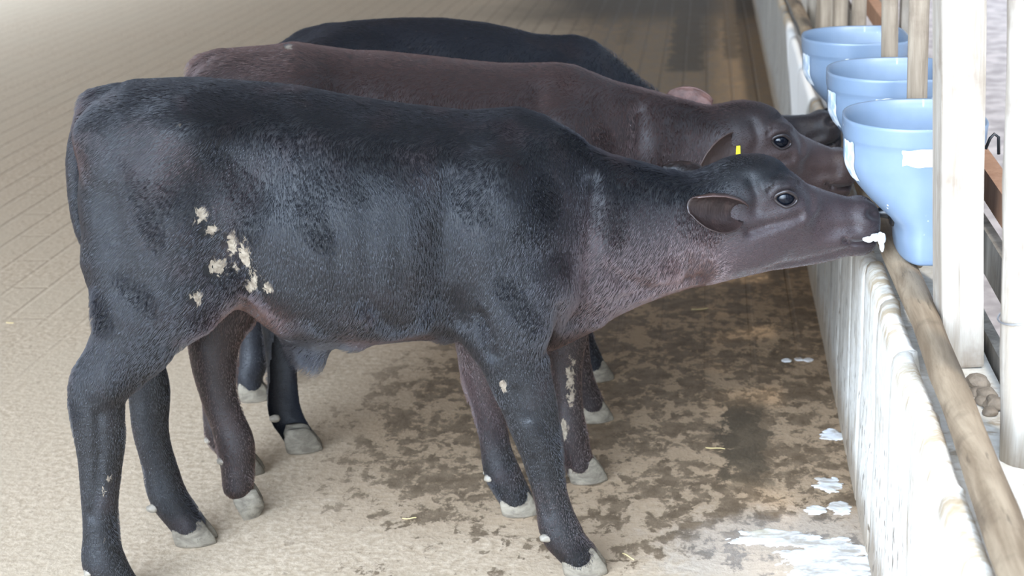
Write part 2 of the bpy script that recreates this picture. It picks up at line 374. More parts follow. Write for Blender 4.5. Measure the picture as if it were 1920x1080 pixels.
round_post(.428, 3.80, .0195, 1.7, 'slim round fence pole between the middle and far blue buckets', .02, 4)
round_post(.44, 4.72, .021, 1.7, 'slim round pole just behind the far blue bucket', .02, 5)
round_post(.435, 5.35, .026, 1.7, 'second pole behind the far blue bucket, by the split boards', .02, 6)
round_post(.455, 6.05, .055, 1.7, 'thick barked trunk post rising behind the rim of the far bucket', .0, 7)
round_post(.44, 6.75, .03, 1.7, 'dark slim pole at the far end of the fence', .05, 8, 'grey')
# wire loop round the near pole
wl = link('wire_loop', mesh(*tube([Vector((.464+.042*math.cos(th), 2.28+.044*math.sin(th), .705+.012*math.cos(th))) for th in np.linspace(0, 2*PI, 40)], .0016, 6)), M['wire'])
tag(wl, 'thin wire loop tied round the round cream pole', 'wire')
def board(name, a, b, h, t, mat, label, cat='board', rake=0.0):
    """a plank from a to b (bottom edge), height h, thickness t"""
    a = Vector(a); b = Vector(b); d = (b-a); n_ = Vector((d.y, -d.x, 0)).normalized()*t/2; V = []; F = []
    S = 24
    for i in range(S+1):
        p = a+d*(i/S); w = .004*noise.noise(Vector((p.y*5, h*9, p.z*3)))
        for (q, z) in ((n_, 0), (n_, h), (-n_, h), (-n_, 0)): V.append(p+q+Vector((0, 0, z+w)))
    for i in range(S):
        for k in range(4): F.append((i*4+k, i*4+(k+1) % 4, i*4+4+(k+1) % 4, i*4+4+k))
    F.append((3, 2, 1, 0)); F.append((S*4, S*4+1, S*4+2, S*4+3))
    return tag(link(name, mesh(V, F, False), M[mat]), label, cat)
board('fence_rail', (.562, 1.4, .63), (.562, 7.6, .70), .060, .035, 'red', 'reddish wooden fence rail behind the posts and buckets', 'rail')
board('fence_board', (.530, 1.4, .545), (.530, 7.6, .575), .080, .02, 'grey', 'grey weathered board under the reddish fence rail', 'board')
board('fence_board', (.512, 1.4, .31), (.512, 7.6, .30), .18, .02, 'grey', 'lower grey board along the back of the wall', 'board')
# split uprights at the far end
for k, (y, wd_, nm) in enumerate(((5.7, .075, 'short split board fixed beside the thick trunk post'), (5.05, .06, 'short split board fixed behind the far blue bucket'))):
    b_ = link('fence_board', box_mesh(-.012, .012, -wd_/2, wd_/2, 0, 1.15, .003), M['grey']); b_.location = (.600, y, .3); tag(b_, nm, 'board')
# rubble caught between log and boards
for k, (x, y, r) in enumerate(((.452, 2.585, .020), (.458, 2.535, .016), (.445, 2.545, .012), (.462, 2.49, .018), (.448, 2.505, .013), (.452, 2.46, .012))):
    bm = bmesh.new(); bmesh.ops.create_icosphere(bm, subdivisions=3, radius=r)
    for v in bm.verts: v.co *= 1+.35*noise.noise(v.co*60+Vector((k*3, 0, 0))); v.co.z *= .7
    me = bpy.data.meshes.new('mesh'); bm.to_mesh(me); bm.free()
    o = link('stone', me, M['stone']); o.location = (x, y, .472+r*.55); tag(o, 'pale rubble lump lodged between log and lower grey board', 'stone', 'rubble on the wall top')

# ------------------------------------------------------------------ feeding buckets
def bucket_ring(z, n=72, off=0.0):
    """plan outline at height z (0 = rim, negative down): stadium from front nose x=0 to flat back"""
    d = -z
    # upper hopper, then a curved slope, then a narrow sump
    if d < .085: xl = .002*d/.085
    elif d < .20:
        s = (d-.085)/.115; xl = .002+.096*(s**1.45)
    else: xl = .098+.006*(d-.2)/.07
    hw = .150-.010*min(1, d/.09)
    if d > .085: hw -= .014*min(1, (d-.085)/.115)
    xr = .255-.02*min(1, d/.27); xl += off; hw -= off; xr -= off
    pts = []
    a = min(hw*.98, .135)-.085*max(0, min(1, (d-.10)/.11))  # nose depth
    for k in range(n):
        th = PI/2+2*PI*k/n
        c_, s_ = math.cos(th), math.sin(th)
        if c_ < 0: x = xl+a+c_*a; e = .82; y = hw*math.copysign(abs(s_)**e, s_)
        else:
            x = xl+a+(xr-xl-a)*min(1, abs(c_)**.35); y = hw*math.copysign(min(1, abs(s_)**.55), s_)
        pts.append((x, y))
    return pts
def build_bucket(y, x, label):
    root = empty('feeding_bucket', (x, y, .848))
    tag(root, label, 'bucket', 'calf feeding buckets hung on the fence')
    zs = [-.264, -.260, -.25, -.22, -.205, -.19, -.17, -.15, -.13, -.11, -.095, -.085, -.07, -.05, -.042, -.038, -.034, -.02, -.008, -.002]
    offs = [.003, .001, 0, 0, 0, 0, 0, 0, 0, 0, 0, 0, 0, 0, 0, -.0015, -.002, -.002, -.002, -.002]
    n = 72; V = []; F = []
    V += [(p[0], p[1], zs[0]-.001) for p in bucket_ring(zs[0], n, .010)]
    for z, o_ in zip(zs, offs): V += [(p[0], p[1], z) for p in bucket_ring(z, n, o_)]
    V += [(p[0], p[1], 0) for p in bucket_ring(0, n, -.0005)]
    V += [(p[0], p[1], -.002) for p in bucket_ring(0, n, .003)]
    for z in (-.02, -.05, -.085, -.11, -.13, -.15, -.17, -.19, -.22, -.255): V += [(p[0], p[1], z) for p in bucket_ring(z, n, .005)]
    R = len(V)//n
    for i in range(R-1):
        for k in range(n): F.append((i*n+k, (i*n)+(k+1) % n, (i+1)*n+(k+1) % n, (i+1)*n+k))
    F.append(tuple(reversed(range(n)))); F.append(tuple(range((R-1)*n, R*n)))
    link('bucket_body', mesh(V, F), M['bucket'], root)
    # patches stuck to the outside: ragged sticker outline laid on the wall of the bucket
    def patch(name, s0, s1, z0, z1, mat, seed, lab, rag=.005):
        N, K = 26, 10; V = []; F = []
        ringN = 720
        for j in range(K+1):
            for i in range(N+1):
                u = i/N; w = j/K
                zc = z0+(z1-z0)*w
                e = noise.noise(Vector((u*5+seed, w*2.5, seed)))*rag*(.8 if u < .12 else .5)
                if j in (0, K): zc += e*1.3
                ss = s0+(s1-s0)*u
                if i in (0, N): ss += e*1.2
                ring = bucket_ring(zc, ringN, -.0016 if zc < -.036 else -.0035)
                p = ring[int(round(ss*ringN)) % ringN]
                V.append((p[0], p[1], zc))
        for j in range(K):
            for i in range(N): a = j*(N+1)+i; F.append((a, a+1, a+N+2, a+N+1))
        o = link(name, mesh(V, F), M[mat], root); o['label'] = lab
    patch('sticker', .452, .575, -.071, -.040, 'label', 3+y, 'white rectangular sticker on the long side')
    patch('sticker', .27, .325, -.115, -.040, 'worn', 9+y, 'worn pale sticker on the rounded end')
    # hanging bracket at the back
    link('hook', mesh(*tube([(.250, -.09, -.05), (.257, -.09, -.03), (.264, -.09, -.022), (.272, -.09, -.028), (.274, -.09, -.06)], .003, 8)), M['rubber'], root)
    # rubber teat with its flange, at the foot of the slope
    V, F = tube([(.106, 0, -.192), (.101, 0, -.192), (.095, 0, -.192), (.091, 0, -.192), (.0905, 0, -.192)], [.026, .028, .0275, .022, .012], 28)
    tr = link('teat', mesh(V, F), M['rubber'], root)
    V, F = tube([(.093, 0, -.192), (.086, 0, -.1925), (.078, 0, -.193), (.070, 0, -.194), (.060, 0, -.195), (.055, 0, -.1955)], [.014, .0125, .0105, .0095, .0085, .004], 18)
    link('teat_tip', mesh(V, F), M['rubber'], tr)
    return root
BK = [build_bucket(3.05, .257, 'closest blue-grey feeding bucket, at the mouth of the front black calf'),
      build_bucket(3.56, .262, 'middle blue-grey feeding bucket of three, at the muzzle of the brown calf'),
      build_bucket(4.07, .236, 'farthest blue-grey feeding bucket of three, beside the far pole')]
# ------------------------------------------------------------------ calves: one continuous skin per calf, from a smooth-blended distance field
def smin(a, b, k):
    h = np.maximum(k-np.abs(a-b), 0)/k
    return np.minimum(a, b)-h*h*k*.25
class Field:
    def __init__(s, xs, ys, zs):
        s.x, s.y, s.z = [np.asarray(q, np.float32) for q in (xs, ys, zs)]
        s.f = np.full((len(xs), len(ys), len(zs)), .3, np.float32)
    def sub(s, lo, hi):
        sl = []
        for ax, a, b in zip((s.x, s.y, s.z), lo, hi):
            i0 = max(0, np.searchsorted(ax, a)-1); i1 = min(len(ax), np.searchsorted(ax, b)+1); sl.append(slice(i0, max(i1, i0+1)))
        X = s.x[sl[0]][:, None, None]; Y = s.y[sl[1]][None, :, None]; Z = s.z[sl[2]][None, None, :]
        return tuple(sl), X, Y, Z
    def add(s, lo, hi, fn, k):
        m = k+.03
        sl, X, Y, Z = s.sub([q-m for q in lo], [q+m for q in hi])
        s.f[sl] = smin(s.f[sl], fn(X, Y, Z).astype(np.float32), k)
    def ell(s, c, r, k=.04, carve=False, rot=0.0):
        R = max(r); m = (k+.03)
        sl, X, Y, Z = s.sub([q-R-m for q in c], [q+R+m for q in c])
        dx, dy, dz = X-c[0], Y-c[1], Z-c[2]
        if rot: cr, sr = math.cos(rot), math.sin(rot); dx, dz = dx*cr+dz*sr, -dx*sr+dz*cr
        k0 = np.sqrt((dx/r[0])**2+(dy/r[1])**2+(dz/r[2])**2)+1e-6
        k1 = np.sqrt((dx/r[0]**2)**2+(dy/r[1]**2)**2+(dz/r[2]**2)**2)+1e-6
        d = (k0*(k0-1)/k1).astype(np.float32)
        if carve: s.f[sl] = -smin(-s.f[sl], d, k)
        else: s.f[sl] = smin(s.f[sl], d, k)
    def dent(s, c, r, amp):
        """push the surface in (amp > 0) or out (amp < 0) with a soft bump"""
        lo = [a-2.6*b for a, b in zip(c, r)]; hi = [a+2.6*b for a, b in zip(c, r)]
        sl, X, Y, Z = s.sub(lo, hi)
        s.f[sl] += (amp*np.exp(-(((X-c[0])/r[0])**2+((Y-c[1])/r[1])**2+((Z-c[2])/r[2])**2))).astype(np.float32)
    def groove(s, pts, w, amp, sides=(-1, 1)):
        """a crease drawn on the flank: pts are (u, z); presses into both sides of the skin"""
        P = [np.array(p, float) for p in pts]
        lo = np.min(P, 0)-3*w; hi = np.max(P, 0)+3*w
        sl, X, Y, Z = s.sub((lo[0], -.3, lo[1]), (hi[0], .3, hi[1])); best = None
        for a, b in zip(P[:-1], P[1:]):
            d = b-a; L = d@d; t = np.clip(((X-a[0])*d[0]+(Z-a[1])*d[1])/L, 0, 1)
            q = (X-a[0]-t*d[0])**2+(Z-a[1]-t*d[1])**2
            best = q if best is None else np.minimum(best, q)
        s.f[sl] += (amp*np.exp(-best/(w*w))*np.clip((np.abs(Y)-.006)/.012, 0, 1)).astype(np.float32)
    def limb(s, st, k):
        """chain of stations (u, v, z, half-length along the body, half-width across), splined and swept"""
        st = np.array(st, float); n = len(st)
        pd = np.vstack([2*st[0]-st[1], st, 2*st[-1]-st[-2]]); out = []
        for i in range(n-1):
            p0, p1, p2, p3 = pd[i:i+4]
            for t in np.linspace(0, 1, 5)[:-1]:
                out.append(.5*((2*p1)+(-p0+p2)*t+(2*p0-5*p1+4*p2-p3)*t*t+(-p0+3*p1-3*p2+p3)*t**3))
        out.append(st[-1]); st = np.array(out)
        for _ in range(2): st[1:-1] = (st[:-2]+2*st[1:-1]+st[2:])/4
        R = st[:, 3:].max(1); m = k+.012
        sl, X, Y, Z = s.sub((st[:, :3]-R[:, None]).min(0)-m, (st[:, :3]+R[:, None]).max(0)+m)
        best = np.full(np.broadcast_shapes(X.shape, Y.shape, Z.shape), .2, np.float32)
        x, y, z = X[:, 0, 0], Y[0, :, 0], Z[0, 0, :]
        for a, b in zip(st[:-1], st[1:]):
            r = max(a[3:].max(), b[3:].max())+m
            lo = np.minimum(a[:3], b[:3])-r; hi = np.maximum(a[:3], b[:3])+r; q_ = []
            for ax, l_, h_ in zip((x, y, z), lo, hi): q_.append(slice(np.searchsorted(ax, l_), np.searchsorted(ax, h_)))
            px = x[q_[0]][:, None, None]-a[0]; py = y[q_[1]][None, :, None]-a[1]; pz = z[q_[2]][None, None, :]-a[2]
            if 0 in (px.size, py.size, pz.size): continue
            d = b[:3]-a[:3]; L = np.linalg.norm(d)+1e-9; e = d/L
            w = px*e[0]+py*e[1]+pz*e[2]; t = np.clip(w/L, 0, 1)
            ru = a[3]+(b[3]-a[3])*t; rv = a[4]+(b[4]-a[4])*t
            v_ = np.cross(e, (1, 0, 0.)); v_ = v_/(np.linalg.norm(v_)+1e-9); v_ = v_ if v_[1] > 0 else -v_
            u_ = np.cross(v_, e)
            du = px*u_[0]+py*u_[1]+pz*u_[2]; dv = px*v_[0]+py*v_[1]+pz*v_[2]
            ow = np.maximum(np.maximum(-w, w-L), 0); rm = np.minimum(ru, rv)
            dd = (np.sqrt((du/ru)**2+(dv/rv)**2+(ow/rm)**2)-1)*rm
            best[tuple(q_)] = np.minimum(best[tuple(q_)], dd)
        s.f[sl] = smin(s.f[sl], best, k)

def prof_field(X, Y, Z, U, top, bot, w, fr, pu, pl):
    """body whose side profile is top/bot along U and whose half-width is w"""
    x = X[:, 0, 0]
    g = lambda q: np.interp(x, U, q)[:, None, None]
    T, B, Wd, FR, PU, PL = [g(q) for q in (top, bot, w, fr, pu, pl)]
    zc = B+FR*(T-B); up = Z > zc
    hz = np.where(up, T-zc, zc-B); pw = np.where(up, PU, PL)
    q = (np.abs(Y/Wd)**pw+np.abs((Z-zc)/hz)**pw)**(1/pw)
    return (q-1)*np.minimum(Wd, np.minimum(T-zc, zc-B)*1.1)

def smooth_tab(U, cols, n=260, it=6):
    """resample control points densely and round their corners"""
    u = np.linspace(U[0], U[-1], n); out = []
    for c in cols:
        y = np.interp(u, U, c)
        for _ in range(it): y[1:-1] = (y[:-2]+2*y[1:-1]+y[2:])/4
        out.append(y)
    return u, out

def surface_nets(fd):
    f = fd.f; nx, ny, nz = f.shape; neg = f < 0
    c = np.zeros((nx-1, ny-1, nz-1), np.int8)
    for i in (0, 1):
        for j in (0, 1):
            for k in (0, 1): c += neg[i:nx-1+i, j:ny-1+j, k:nz-1+k]
    act = (c > 0) & (c < 8); I = np.argwhere(act); idx = np.full(act.shape, -1, np.int64); idx[act] = np.arange(len(I))
    acc = np.zeros((len(I), 3)); cnt = np.zeros(len(I)); ax = (fd.x, fd.y, fd.z)
    cor = [(i, j, k) for i in (0, 1) for j in (0, 1) for k in (0, 1)]
    for a in cor:
        for b in cor:
            if sum(abs(p-q) for p, q in zip(a, b)) == 1 and a < b:
                A = I+np.array(a); B = I+np.array(b)
                fa = f[A[:, 0], A[:, 1], A[:, 2]]; fb = f[B[:, 0], B[:, 1], B[:, 2]]
                m = (fa < 0) != (fb < 0); t = np.where(m, fa/np.where(m, fa-fb, 1), 0)
                for d in range(3):
                    p = ax[d][A[:, d]]*(1-t)+ax[d][B[:, d]]*t; acc[:, d] += np.where(m, p, 0)
                cnt += m
    V = acc/cnt[:, None]; F = []
    for d in range(3):
        o = [0, 0, 0]; o[d] = 1
        s0 = [slice(0, n_-1) if q == d else slice(1, n_-1) for q, n_ in enumerate(f.shape)]
        s1 = [slice(1, n_) if q == d else slice(1, n_-1) for q, n_ in enumerate(f.shape)]
        A = neg[tuple(s0)]; B = neg[tuple(s1)]
        for inside in (True, False):
            E = np.argwhere((A == inside) & (B != inside))
            base = E.copy()
            for q in range(3):
                if q != d: base[:, q] += 1
            p, r = (d+1) % 3, (d+2) % 3
            def cell(dp, dr):
                w = base.copy(); w[:, p] += dp; w[:, r] += dr; return idx[w[:, 0], w[:, 1], w[:, 2]]
            Q = np.stack([cell(-1, -1), cell(0, -1), cell(0, 0), cell(-1, 0)], 1)
            F.append(Q if inside else Q[:, ::-1])
    return V, np.concatenate(F)

def np_mesh(V, F):
    me = bpy.data.meshes.new('mesh'); n, m = len(V), len(F)
    me.vertices.add(n); me.vertices.foreach_set('co', np.asarray(V, np.float32).ravel())
    me.loops.add(m*4); me.loops.foreach_set('vertex_index', np.asarray(F, np.int32).ravel())
    me.polygons.add(m); me.polygons.foreach_set('loop_start', np.arange(0, m*4, 4, dtype=np.int32))
    me.polygons.foreach_set('use_smooth', np.ones(m, bool)); me.update(calc_edges=True); me.validate(); return me
def relax(V, F, it=2, lam=.5):
    E = np.concatenate([F[:, [0, 1]], F[:, [1, 2]], F[:, [2, 3]], F[:, [3, 0]]]); n = len(V)
    E = np.concatenate([E, E[:, ::-1]])
    deg = np.bincount(E[:, 0], minlength=n)[:, None]
    for i in range(it*2):
        acc = np.stack([np.bincount(E[:, 0], V[E[:, 1], d], minlength=n) for d in range(3)], 1)/deg
        V = V+(acc-V)*(lam if i % 2 == 0 else -lam*1.04)
    return V

# ---- head, in its own frame (H0 is the back of the skull); the same head is posed for every calf
H0 = np.array((1.13, 0, .70))
HU = [1.065, 1.09, 1.116, 1.147, 1.178, 1.219, 1.25, 1.281, 1.302, 1.344, 1.386, 1.413, 1.431, 1.440, 1.446]
HT = [.735, .747, .762, .775, .777, .772, .760, .738, .719, .701, .687, .680, .666, .646, .628]
HB = [.56, .549, .543, .545, .5475, .5505, .5525, .555, .557, .562, .572, .576, .588, .598, .610]
HW = [.050, .060, .070, .076, .078, .078, .076, .069, .060, .049, .045, .0455, .040, .030, .012]
HF = [.55, .58, .60, .62, .63, .64, .64, .62, .6, .56, .54, .52, .5, .5, .5]
def head_point(p, pose):
    """head-frame point -> calf frame"""
    o, pitch, yaw = pose; q = np.array(p, float)-H0
    c_, s_ = math.cos(pitch), math.sin(pitch); q = np.array((q[0]*c_-q[2]*s_, q[1], q[0]*s_+q[2]*c_))
    c_, s_ = math.cos(yaw), math.sin(yaw); q = np.array((q[0]*c_-q[1]*s_, q[0]*s_+q[1]*c_, q[2]))
    return q+np.array(o)
def head_field(n=150):
    """a fine field of the head alone"""
    xs = np.linspace(1.04, 1.47, 160); ys = np.linspace(-.115, .115, 92); zs = np.linspace(.50, .82, 118)
    fd = Field(xs, ys, zs)
    u, (T, B, Wd, FR) = smooth_tab(HU, (HT, HB, HW, HF), 260, 10)
    X, Y, Z = fd.x[:, None, None], fd.y[None, :, None], fd.z[None, None, :]
    f = prof_field(X, Y, Z, u, T, B, Wd, FR, np.full_like(u, 2.15), np.full_like(u, 1.75))
    f = -smin(-f, -(X-1.447)+0*f, .02)
    fd.f[:] = f
    for s in (-1, 1):
        fd.ell((1.17, s*.046, .618), (.070, .026, .052), .04)            # cheek
        fd.ell((1.235, s*.060, .738), (.034, .016, .012), .025)           # brow
        fd.ell((1.262, s*.055, .672), (.045, .018, .012), .03, rot=.25)  # cheek bone
        fd.ell((1.412, s*.020, .655), (.028, .026, .028), .02)           # nostril wing
        fd.ell((1.375, s*.026, .622), (.05, .022, .022), .02)            # upper lip
        fd.ell((1.405, s*.014, .592), (.028, .018, .014), .014)          # lower lip, chin
        fd.dent((1.243, s*.076, .711), (.018, .02, .0125), .013)         # eye socket
        fd.dent((1.32, s*.052, .668), (.040, .02, .016), .007)            # hollow before the eye
        fd.dent((1.33, s*.050, .632), (.035, .02, .012), .005)
        fd.dent((1.200, s*.08, .690), (.03, .02, .018), .006)            # temple
        fd.dent((1.424, s*.036, .660), (.011, .013, .007), .030)         # nostril
        fd.dent((1.416, s*.040, .666), (.009, .012, .005), .014)
        fd.dent((1.418, s*.040, .650), (.016, .012, .006), -.004)
    fd.groove([(1.450, .612), (1.437, .611), (1.415, .607), (1.385, .609), (1.365, .616)], .0042, .013)   # mouth
    fd.groove([(1.378, .600), (1.350, .588), (1.30, .580)], .007, .004)
    fd.groove([(1.270, .676), (1.240, .667), (1.205, .660), (1.175, .652)], .009, .010)                    # under the cheek bone
    fd.groove([(1.210, .727), (1.226, .741), (1.250, .744), (1.274, .731)], .0045, .0055)                  # brow folds
    fd.groove([(1.205, .740), (1.222, .753), (1.246, .757)], .0045, .004)
    fd.groove([(1.286, .722), (1.299, .703), (1.292, .686)], .008, .006)
    fd.groove([(1.180, .745), (1.190, .715), (1.185, .690)], .010, .005)
    fd.groove([(1.31, .648), (1.35, .640), (1.385, .640)], .010, .005)
    fd.groove([(1.17, .565), (1.23, .572), (1.29, .576)], .008, .004)
    fd.ell((1.20, 0, .755), (.05, .05, .022), .02)                        # poll and forehead
    return fd
HEAD = head_field()
def sample(fd, P):
    """trilinear lookup"""
    idx = []
    for ax, q in zip((fd.x, fd.y, fd.z), P):
        t = (q-ax[0])/(ax[1]-ax[0]); idx.append(np.clip(t, 0, len(ax)-1.001))
    i = [np.floor(q).astype(int) for q in idx]; w = [q-np.floor(q) for q in idx]; out = 0
    for a in (0, 1):
        for b in (0, 1):
            for c_ in (0, 1):
                out = out+(w[0] if a else 1-w[0])*(w[1] if b else 1-w[1])*(w[2] if c_ else 1-w[2])*fd.f[i[0]+a, i[1]+b, i[2]+c_]
    return out

def claw_mesh(L=.078, Wd=.029, Hh=.048):
    """a cloven hoof: two claws side by side, toes forward (+x), sole on z = 0"""
    V = []; F = []; n = 20
    for s in (-1, 1):
        b0 = len(V)
        for lv, (z, sc, sh) in enumerate(((0, .94, .004), (.004, 1.0, .002), (.016, .97, -.001), (.030, .88, -.006), (Hh, .74, -.012), (Hh+.006, .5, -.014))):
            for k in range(n):
                th = 2*PI*k/n; c_, q = math.cos(th), math.sin(th)
                x = L*.5*c_*sc+sh; wd = Wd*.5*(1-.30*max(0, c_)**2)
                y = wd*q*sc+s*(Wd*.53+ .001) + (-s*.004*max(0, c_))
                zz = z*(1-.30*max(0, -c_)) if lv < 5 else z
                V.append((x, y, zz))
        for lv in range(5):
            for k in range(n): F.append((b0+lv*n+k, b0+lv*n+(k+1) % n, b0+(lv+1)*n+(k+1) % n, b0+(lv+1)*n+k))
        F.append(tuple(b0+k for k in reversed(range(n)))); F.append(tuple(b0+5*n+k for k in range(n)))
    return V, F
def blob(c, r, seed=0, amp=.25, sub=3, fr=40):
    bm = bmesh.new(); bmesh.ops.create_icosphere(bm, subdivisions=sub, radius=1)
    for v in bm.verts:
        k = 1+amp*noise.noise(v.co*1.7+Vector((seed, 0, 0))); v.co = Vector((v.co.x*r[0]*k+c[0], v.co.y*r[1]*k+c[1], v.co.z*r[2]*k+c[2]))
    me = bpy.data.meshes.new('mesh'); bm.to_mesh(me); bm.free(); me.polygons.foreach_set('use_smooth', [True]*len(me.polygons)); return me

def ear_mesh(base, tip, openv, Wd, curl0, curl1, fold=.0):
    """leaf-shaped ear, cupped around its long axis, open toward openv"""
    base, tip = Vector(base), Vector(tip); ax = tip-base; L = ax.length; ax.normalize()
    op = Vector(openv); op = (op-ax*op.dot(ax)).normalized(); sd = ax.cross(op)
    N, K = 26, 20; V = []; F = []
    for lay in (0, 1):
        for i in range(N+1):
            s = i/N; w = Wd*math.sin(PI*(.10+.82*s)**.9)**.6
            w = max(w, .0015); cu = curl0+(curl1-curl0)*s
            for j in range(K+1):
                t = 2*j/K-1; th = t*cu; R = w/max(cu, .2)
                a = R*math.sin(th); b = R*(1-math.cos(th))
                bend = fold*s*s*L
                thick = (.0022 if lay else -.0022)*(1-.5*abs(t))
                rad = (sd*math.sin(th)-op*math.cos(th))
                nz = .0016*noise.noise(Vector((s*7, t*5, 3)))
                V.append(base+ax*(L*s*(1-.05*t*t))+sd*a+op*(b-bend)+rad*(thick+nz))
    n1 = (N+1)*(K+1)
    for i in range(N):
        for j in range(K):
            a = i*(K+1)+j; F.append((a, a+1, a+K+2, a+K+1)); F.append((n1+a, n1+a+K+1, n1+a+K+2, n1+a+1))
    for i in range(N):
        for j in (0, K):
            a = i*(K+1)+j; q = (a, a+K+1, n1+a+K+1, n1+a); F.append(q if j == 0 else q[::-1])
    for j in range(K):
        for i in (0, N): a = i*(K+1)+j; q = (a, n1+a, n1+a+1, a+1); F.append(q if i == 0 else q[::-1])
    return V, F

_cr = np.random.default_rng(11); _CD = _cr.normal(0, 1, (14, 3)); _CD /= np.linalg.norm(_CD, axis=1, keepdims=True); _CF = _cr.uniform(28, 75, 14); _CP = _cr.uniform(0, 6.28, 14)
def cow(P):
    """slow wander over the hide, about -1..1, for swirls in the coat and soft muscle relief"""
    return sum(np.sin((P@d)*f+p) for d, f, p in zip(_CD, _CF, _CP))/5.2
def grow_fur(me, V, F, D, root):
    u_top = ([q[0] for q in D['trunk']], [q[1] for q in D['trunk']])
    """short sleek coat combed back along the body and down the legs"""
    r = np.random.default_rng(int(D['psi']*10)); nm = np.empty(len(V)*3, np.float32); me.vertex_normals.foreach_get('vector', nm); N = nm.reshape(-1, 3)
    Q = V[F]; area = .5*np.linalg.norm(np.cross(Q[:, 2]-Q[:, 0], Q[:, 3]-Q[:, 1]), axis=1)
    n = D['hairs']; fi = r.choice(len(F), n, p=area/area.sum()); a = r.random((n, 1)); b = r.random((n, 1))
    def bil(T): T = T[F[fi]]; return T[:, 0]*(1-a)*(1-b)+T[:, 1]*a*(1-b)+T[:, 2]*a*b+T[:, 3]*(1-a)*b
    P = bil(V); K = bil(N); K /= np.linalg.norm(K, axis=1, keepdims=True)+1e-9
    hd = np.array(head_point((1.16, 0, .66), D['head'])); head_w = np.clip((P[:, 0]-hd[0]+.06)/.06, 0, 1)[:, None]
    leg = np.clip((.50-P[:, 2])/.10, 0, 1)[:, None]*(P[:, :1] < 1.0)
    low = np.clip((.62-P[:, 2])/.15, 0, 1)[:, None]
    spine = np.clip((K[:, 2:3]-.55)/.35, 0, 1); rump = np.clip((.30-P[:, :1])/.12, 0, 1)
    flow = np.array((-.28, 0, -1.0))*(1-rump)+np.array((-.75, 0, -.75))*rump
    flow = flow*(1-spine)+np.array((-1.0, 0, -.1))*spine
    flow = flow*(1-low*.5)+np.array((-.7, 0, -.6))*low*.5
    flow = flow*(1-leg)+np.array((-.10, 0, -1.0))*leg
    flow = flow*(1-head_w)+np.array((-1.0, 0, .12))*head_w
    sw = np.sin(P[:, 0]*9+P[:, 2]*5)*.35+np.sin(P[:, 2]*13-P[:, 0]*4)*.25
    flow = flow+np.stack([sw*.8, 0*sw, 0*sw], 1)*(1-head_w)+r.normal(0, .09, (n, 3))
    hb = np.ones(n, bool)
    for c_, rr in (((1.243, -.068, .711), .023), ((1.243, .068, .711), .023), ((1.445, 0, .63), .040), ((1.40, -.04, .61), .022), ((1.425, -.03, .66), .022)):
        hb &= ((P-np.array(head_point(c_, D['head'])))**2).sum(1) > rr*rr
    tn = np.empty(len(V), np.float32); me.attributes['tint'].data.foreach_get('value', tn); tn = tn[F[fi][:, 0]]
    md = np.empty(len(V), np.float32); me.attributes['mud'].data.foreach_get('value', md); hb &= md[F[fi][:, 0]] < .42
    tg = flow-K*(flow*K).sum(1, keepdims=True); tg /= np.linalg.norm(tg, axis=1, keepdims=True)+1e-9
    L = (.0085+.0045*r.random((n, 1)))*(1-.70*head_w)*(1-.52*leg)
    L = L*(1+.9*np.clip((.50-P[:, 2:3])/.05, 0, 1)*(np.abs(P[:, :1]-.42) < .22)*(K[:, 2:3] < -.2))
    top = np.clip((K[:, 2:3]-.35)/.4, 0, 1)
    def near(c, rad): return np.exp(-(((P-np.array(c))/np.array(rad))**2).sum(1, keepdims=True))
    tz = float(np.interp(-.02, u_top[0], u_top[1]))
    tuft = .9*near((-.03, 0, tz), (.035, .03, .04))+.55*top*np.clip((P[:, :1]-.82)/.08, 0, 1)*(1-head_w)+1.3*near((.32, 0, .45), (.05, .05, .04))+D.get('poll_tuft', 0)*near(head_point((1.165, 0, .78), D['head']), (.035, .05, .03))
    L = L*(1+tuft); up = np.clip(tuft, 0, 1)
    lk = np.clip(cow(P)-.25, 0, 1)[:, None]*(1-head_w)
    lift = .25*up+.10+.06*r.random((n, 1))+.95*lk*(1-spine)
    p0 = P-K*.0006; p1 = P+tg*L*.5+K*L*lift; p2 = P+tg*L+K*L*lift*1.15-K*L*.04
    pts = np.stack([p0, p1, p2], 1).astype(np.float32)
    pts = pts[hb]; tn = tn[hb]; n = len(pts)
    hc = bpy.data.hair_curves.new('fur'); hc.add_curves([3]*n)
    hc.points.foreach_set('position', pts.ravel())
    rad = np.tile(np.array((.00027, .00024, .00008), np.float32), n)
    ra = hc.attributes.get('radius') or hc.attributes.new('radius', 'FLOAT', 'POINT'); ra.data.foreach_set('value', rad)
    hc.attributes.new('tint', 'FLOAT', 'CURVE').data.foreach_set('value', np.ascontiguousarray(tn))
    o = bpy.data.objects.new('fur', hc); C.objects.link(o); hc.materials.append(M[D['coat']+'_fur']); o.parent = root
    o['kind'] = 'stuff'

def ear_rim(N=26, K=20):
    return [max(0, (.25+.75*(j > K/2))*abs(2*j/K-1)**3)+(.5 if lay == 0 else 0)*.6 for lay in (0, 1) for i in range(N+1) for j in range(K+1)]

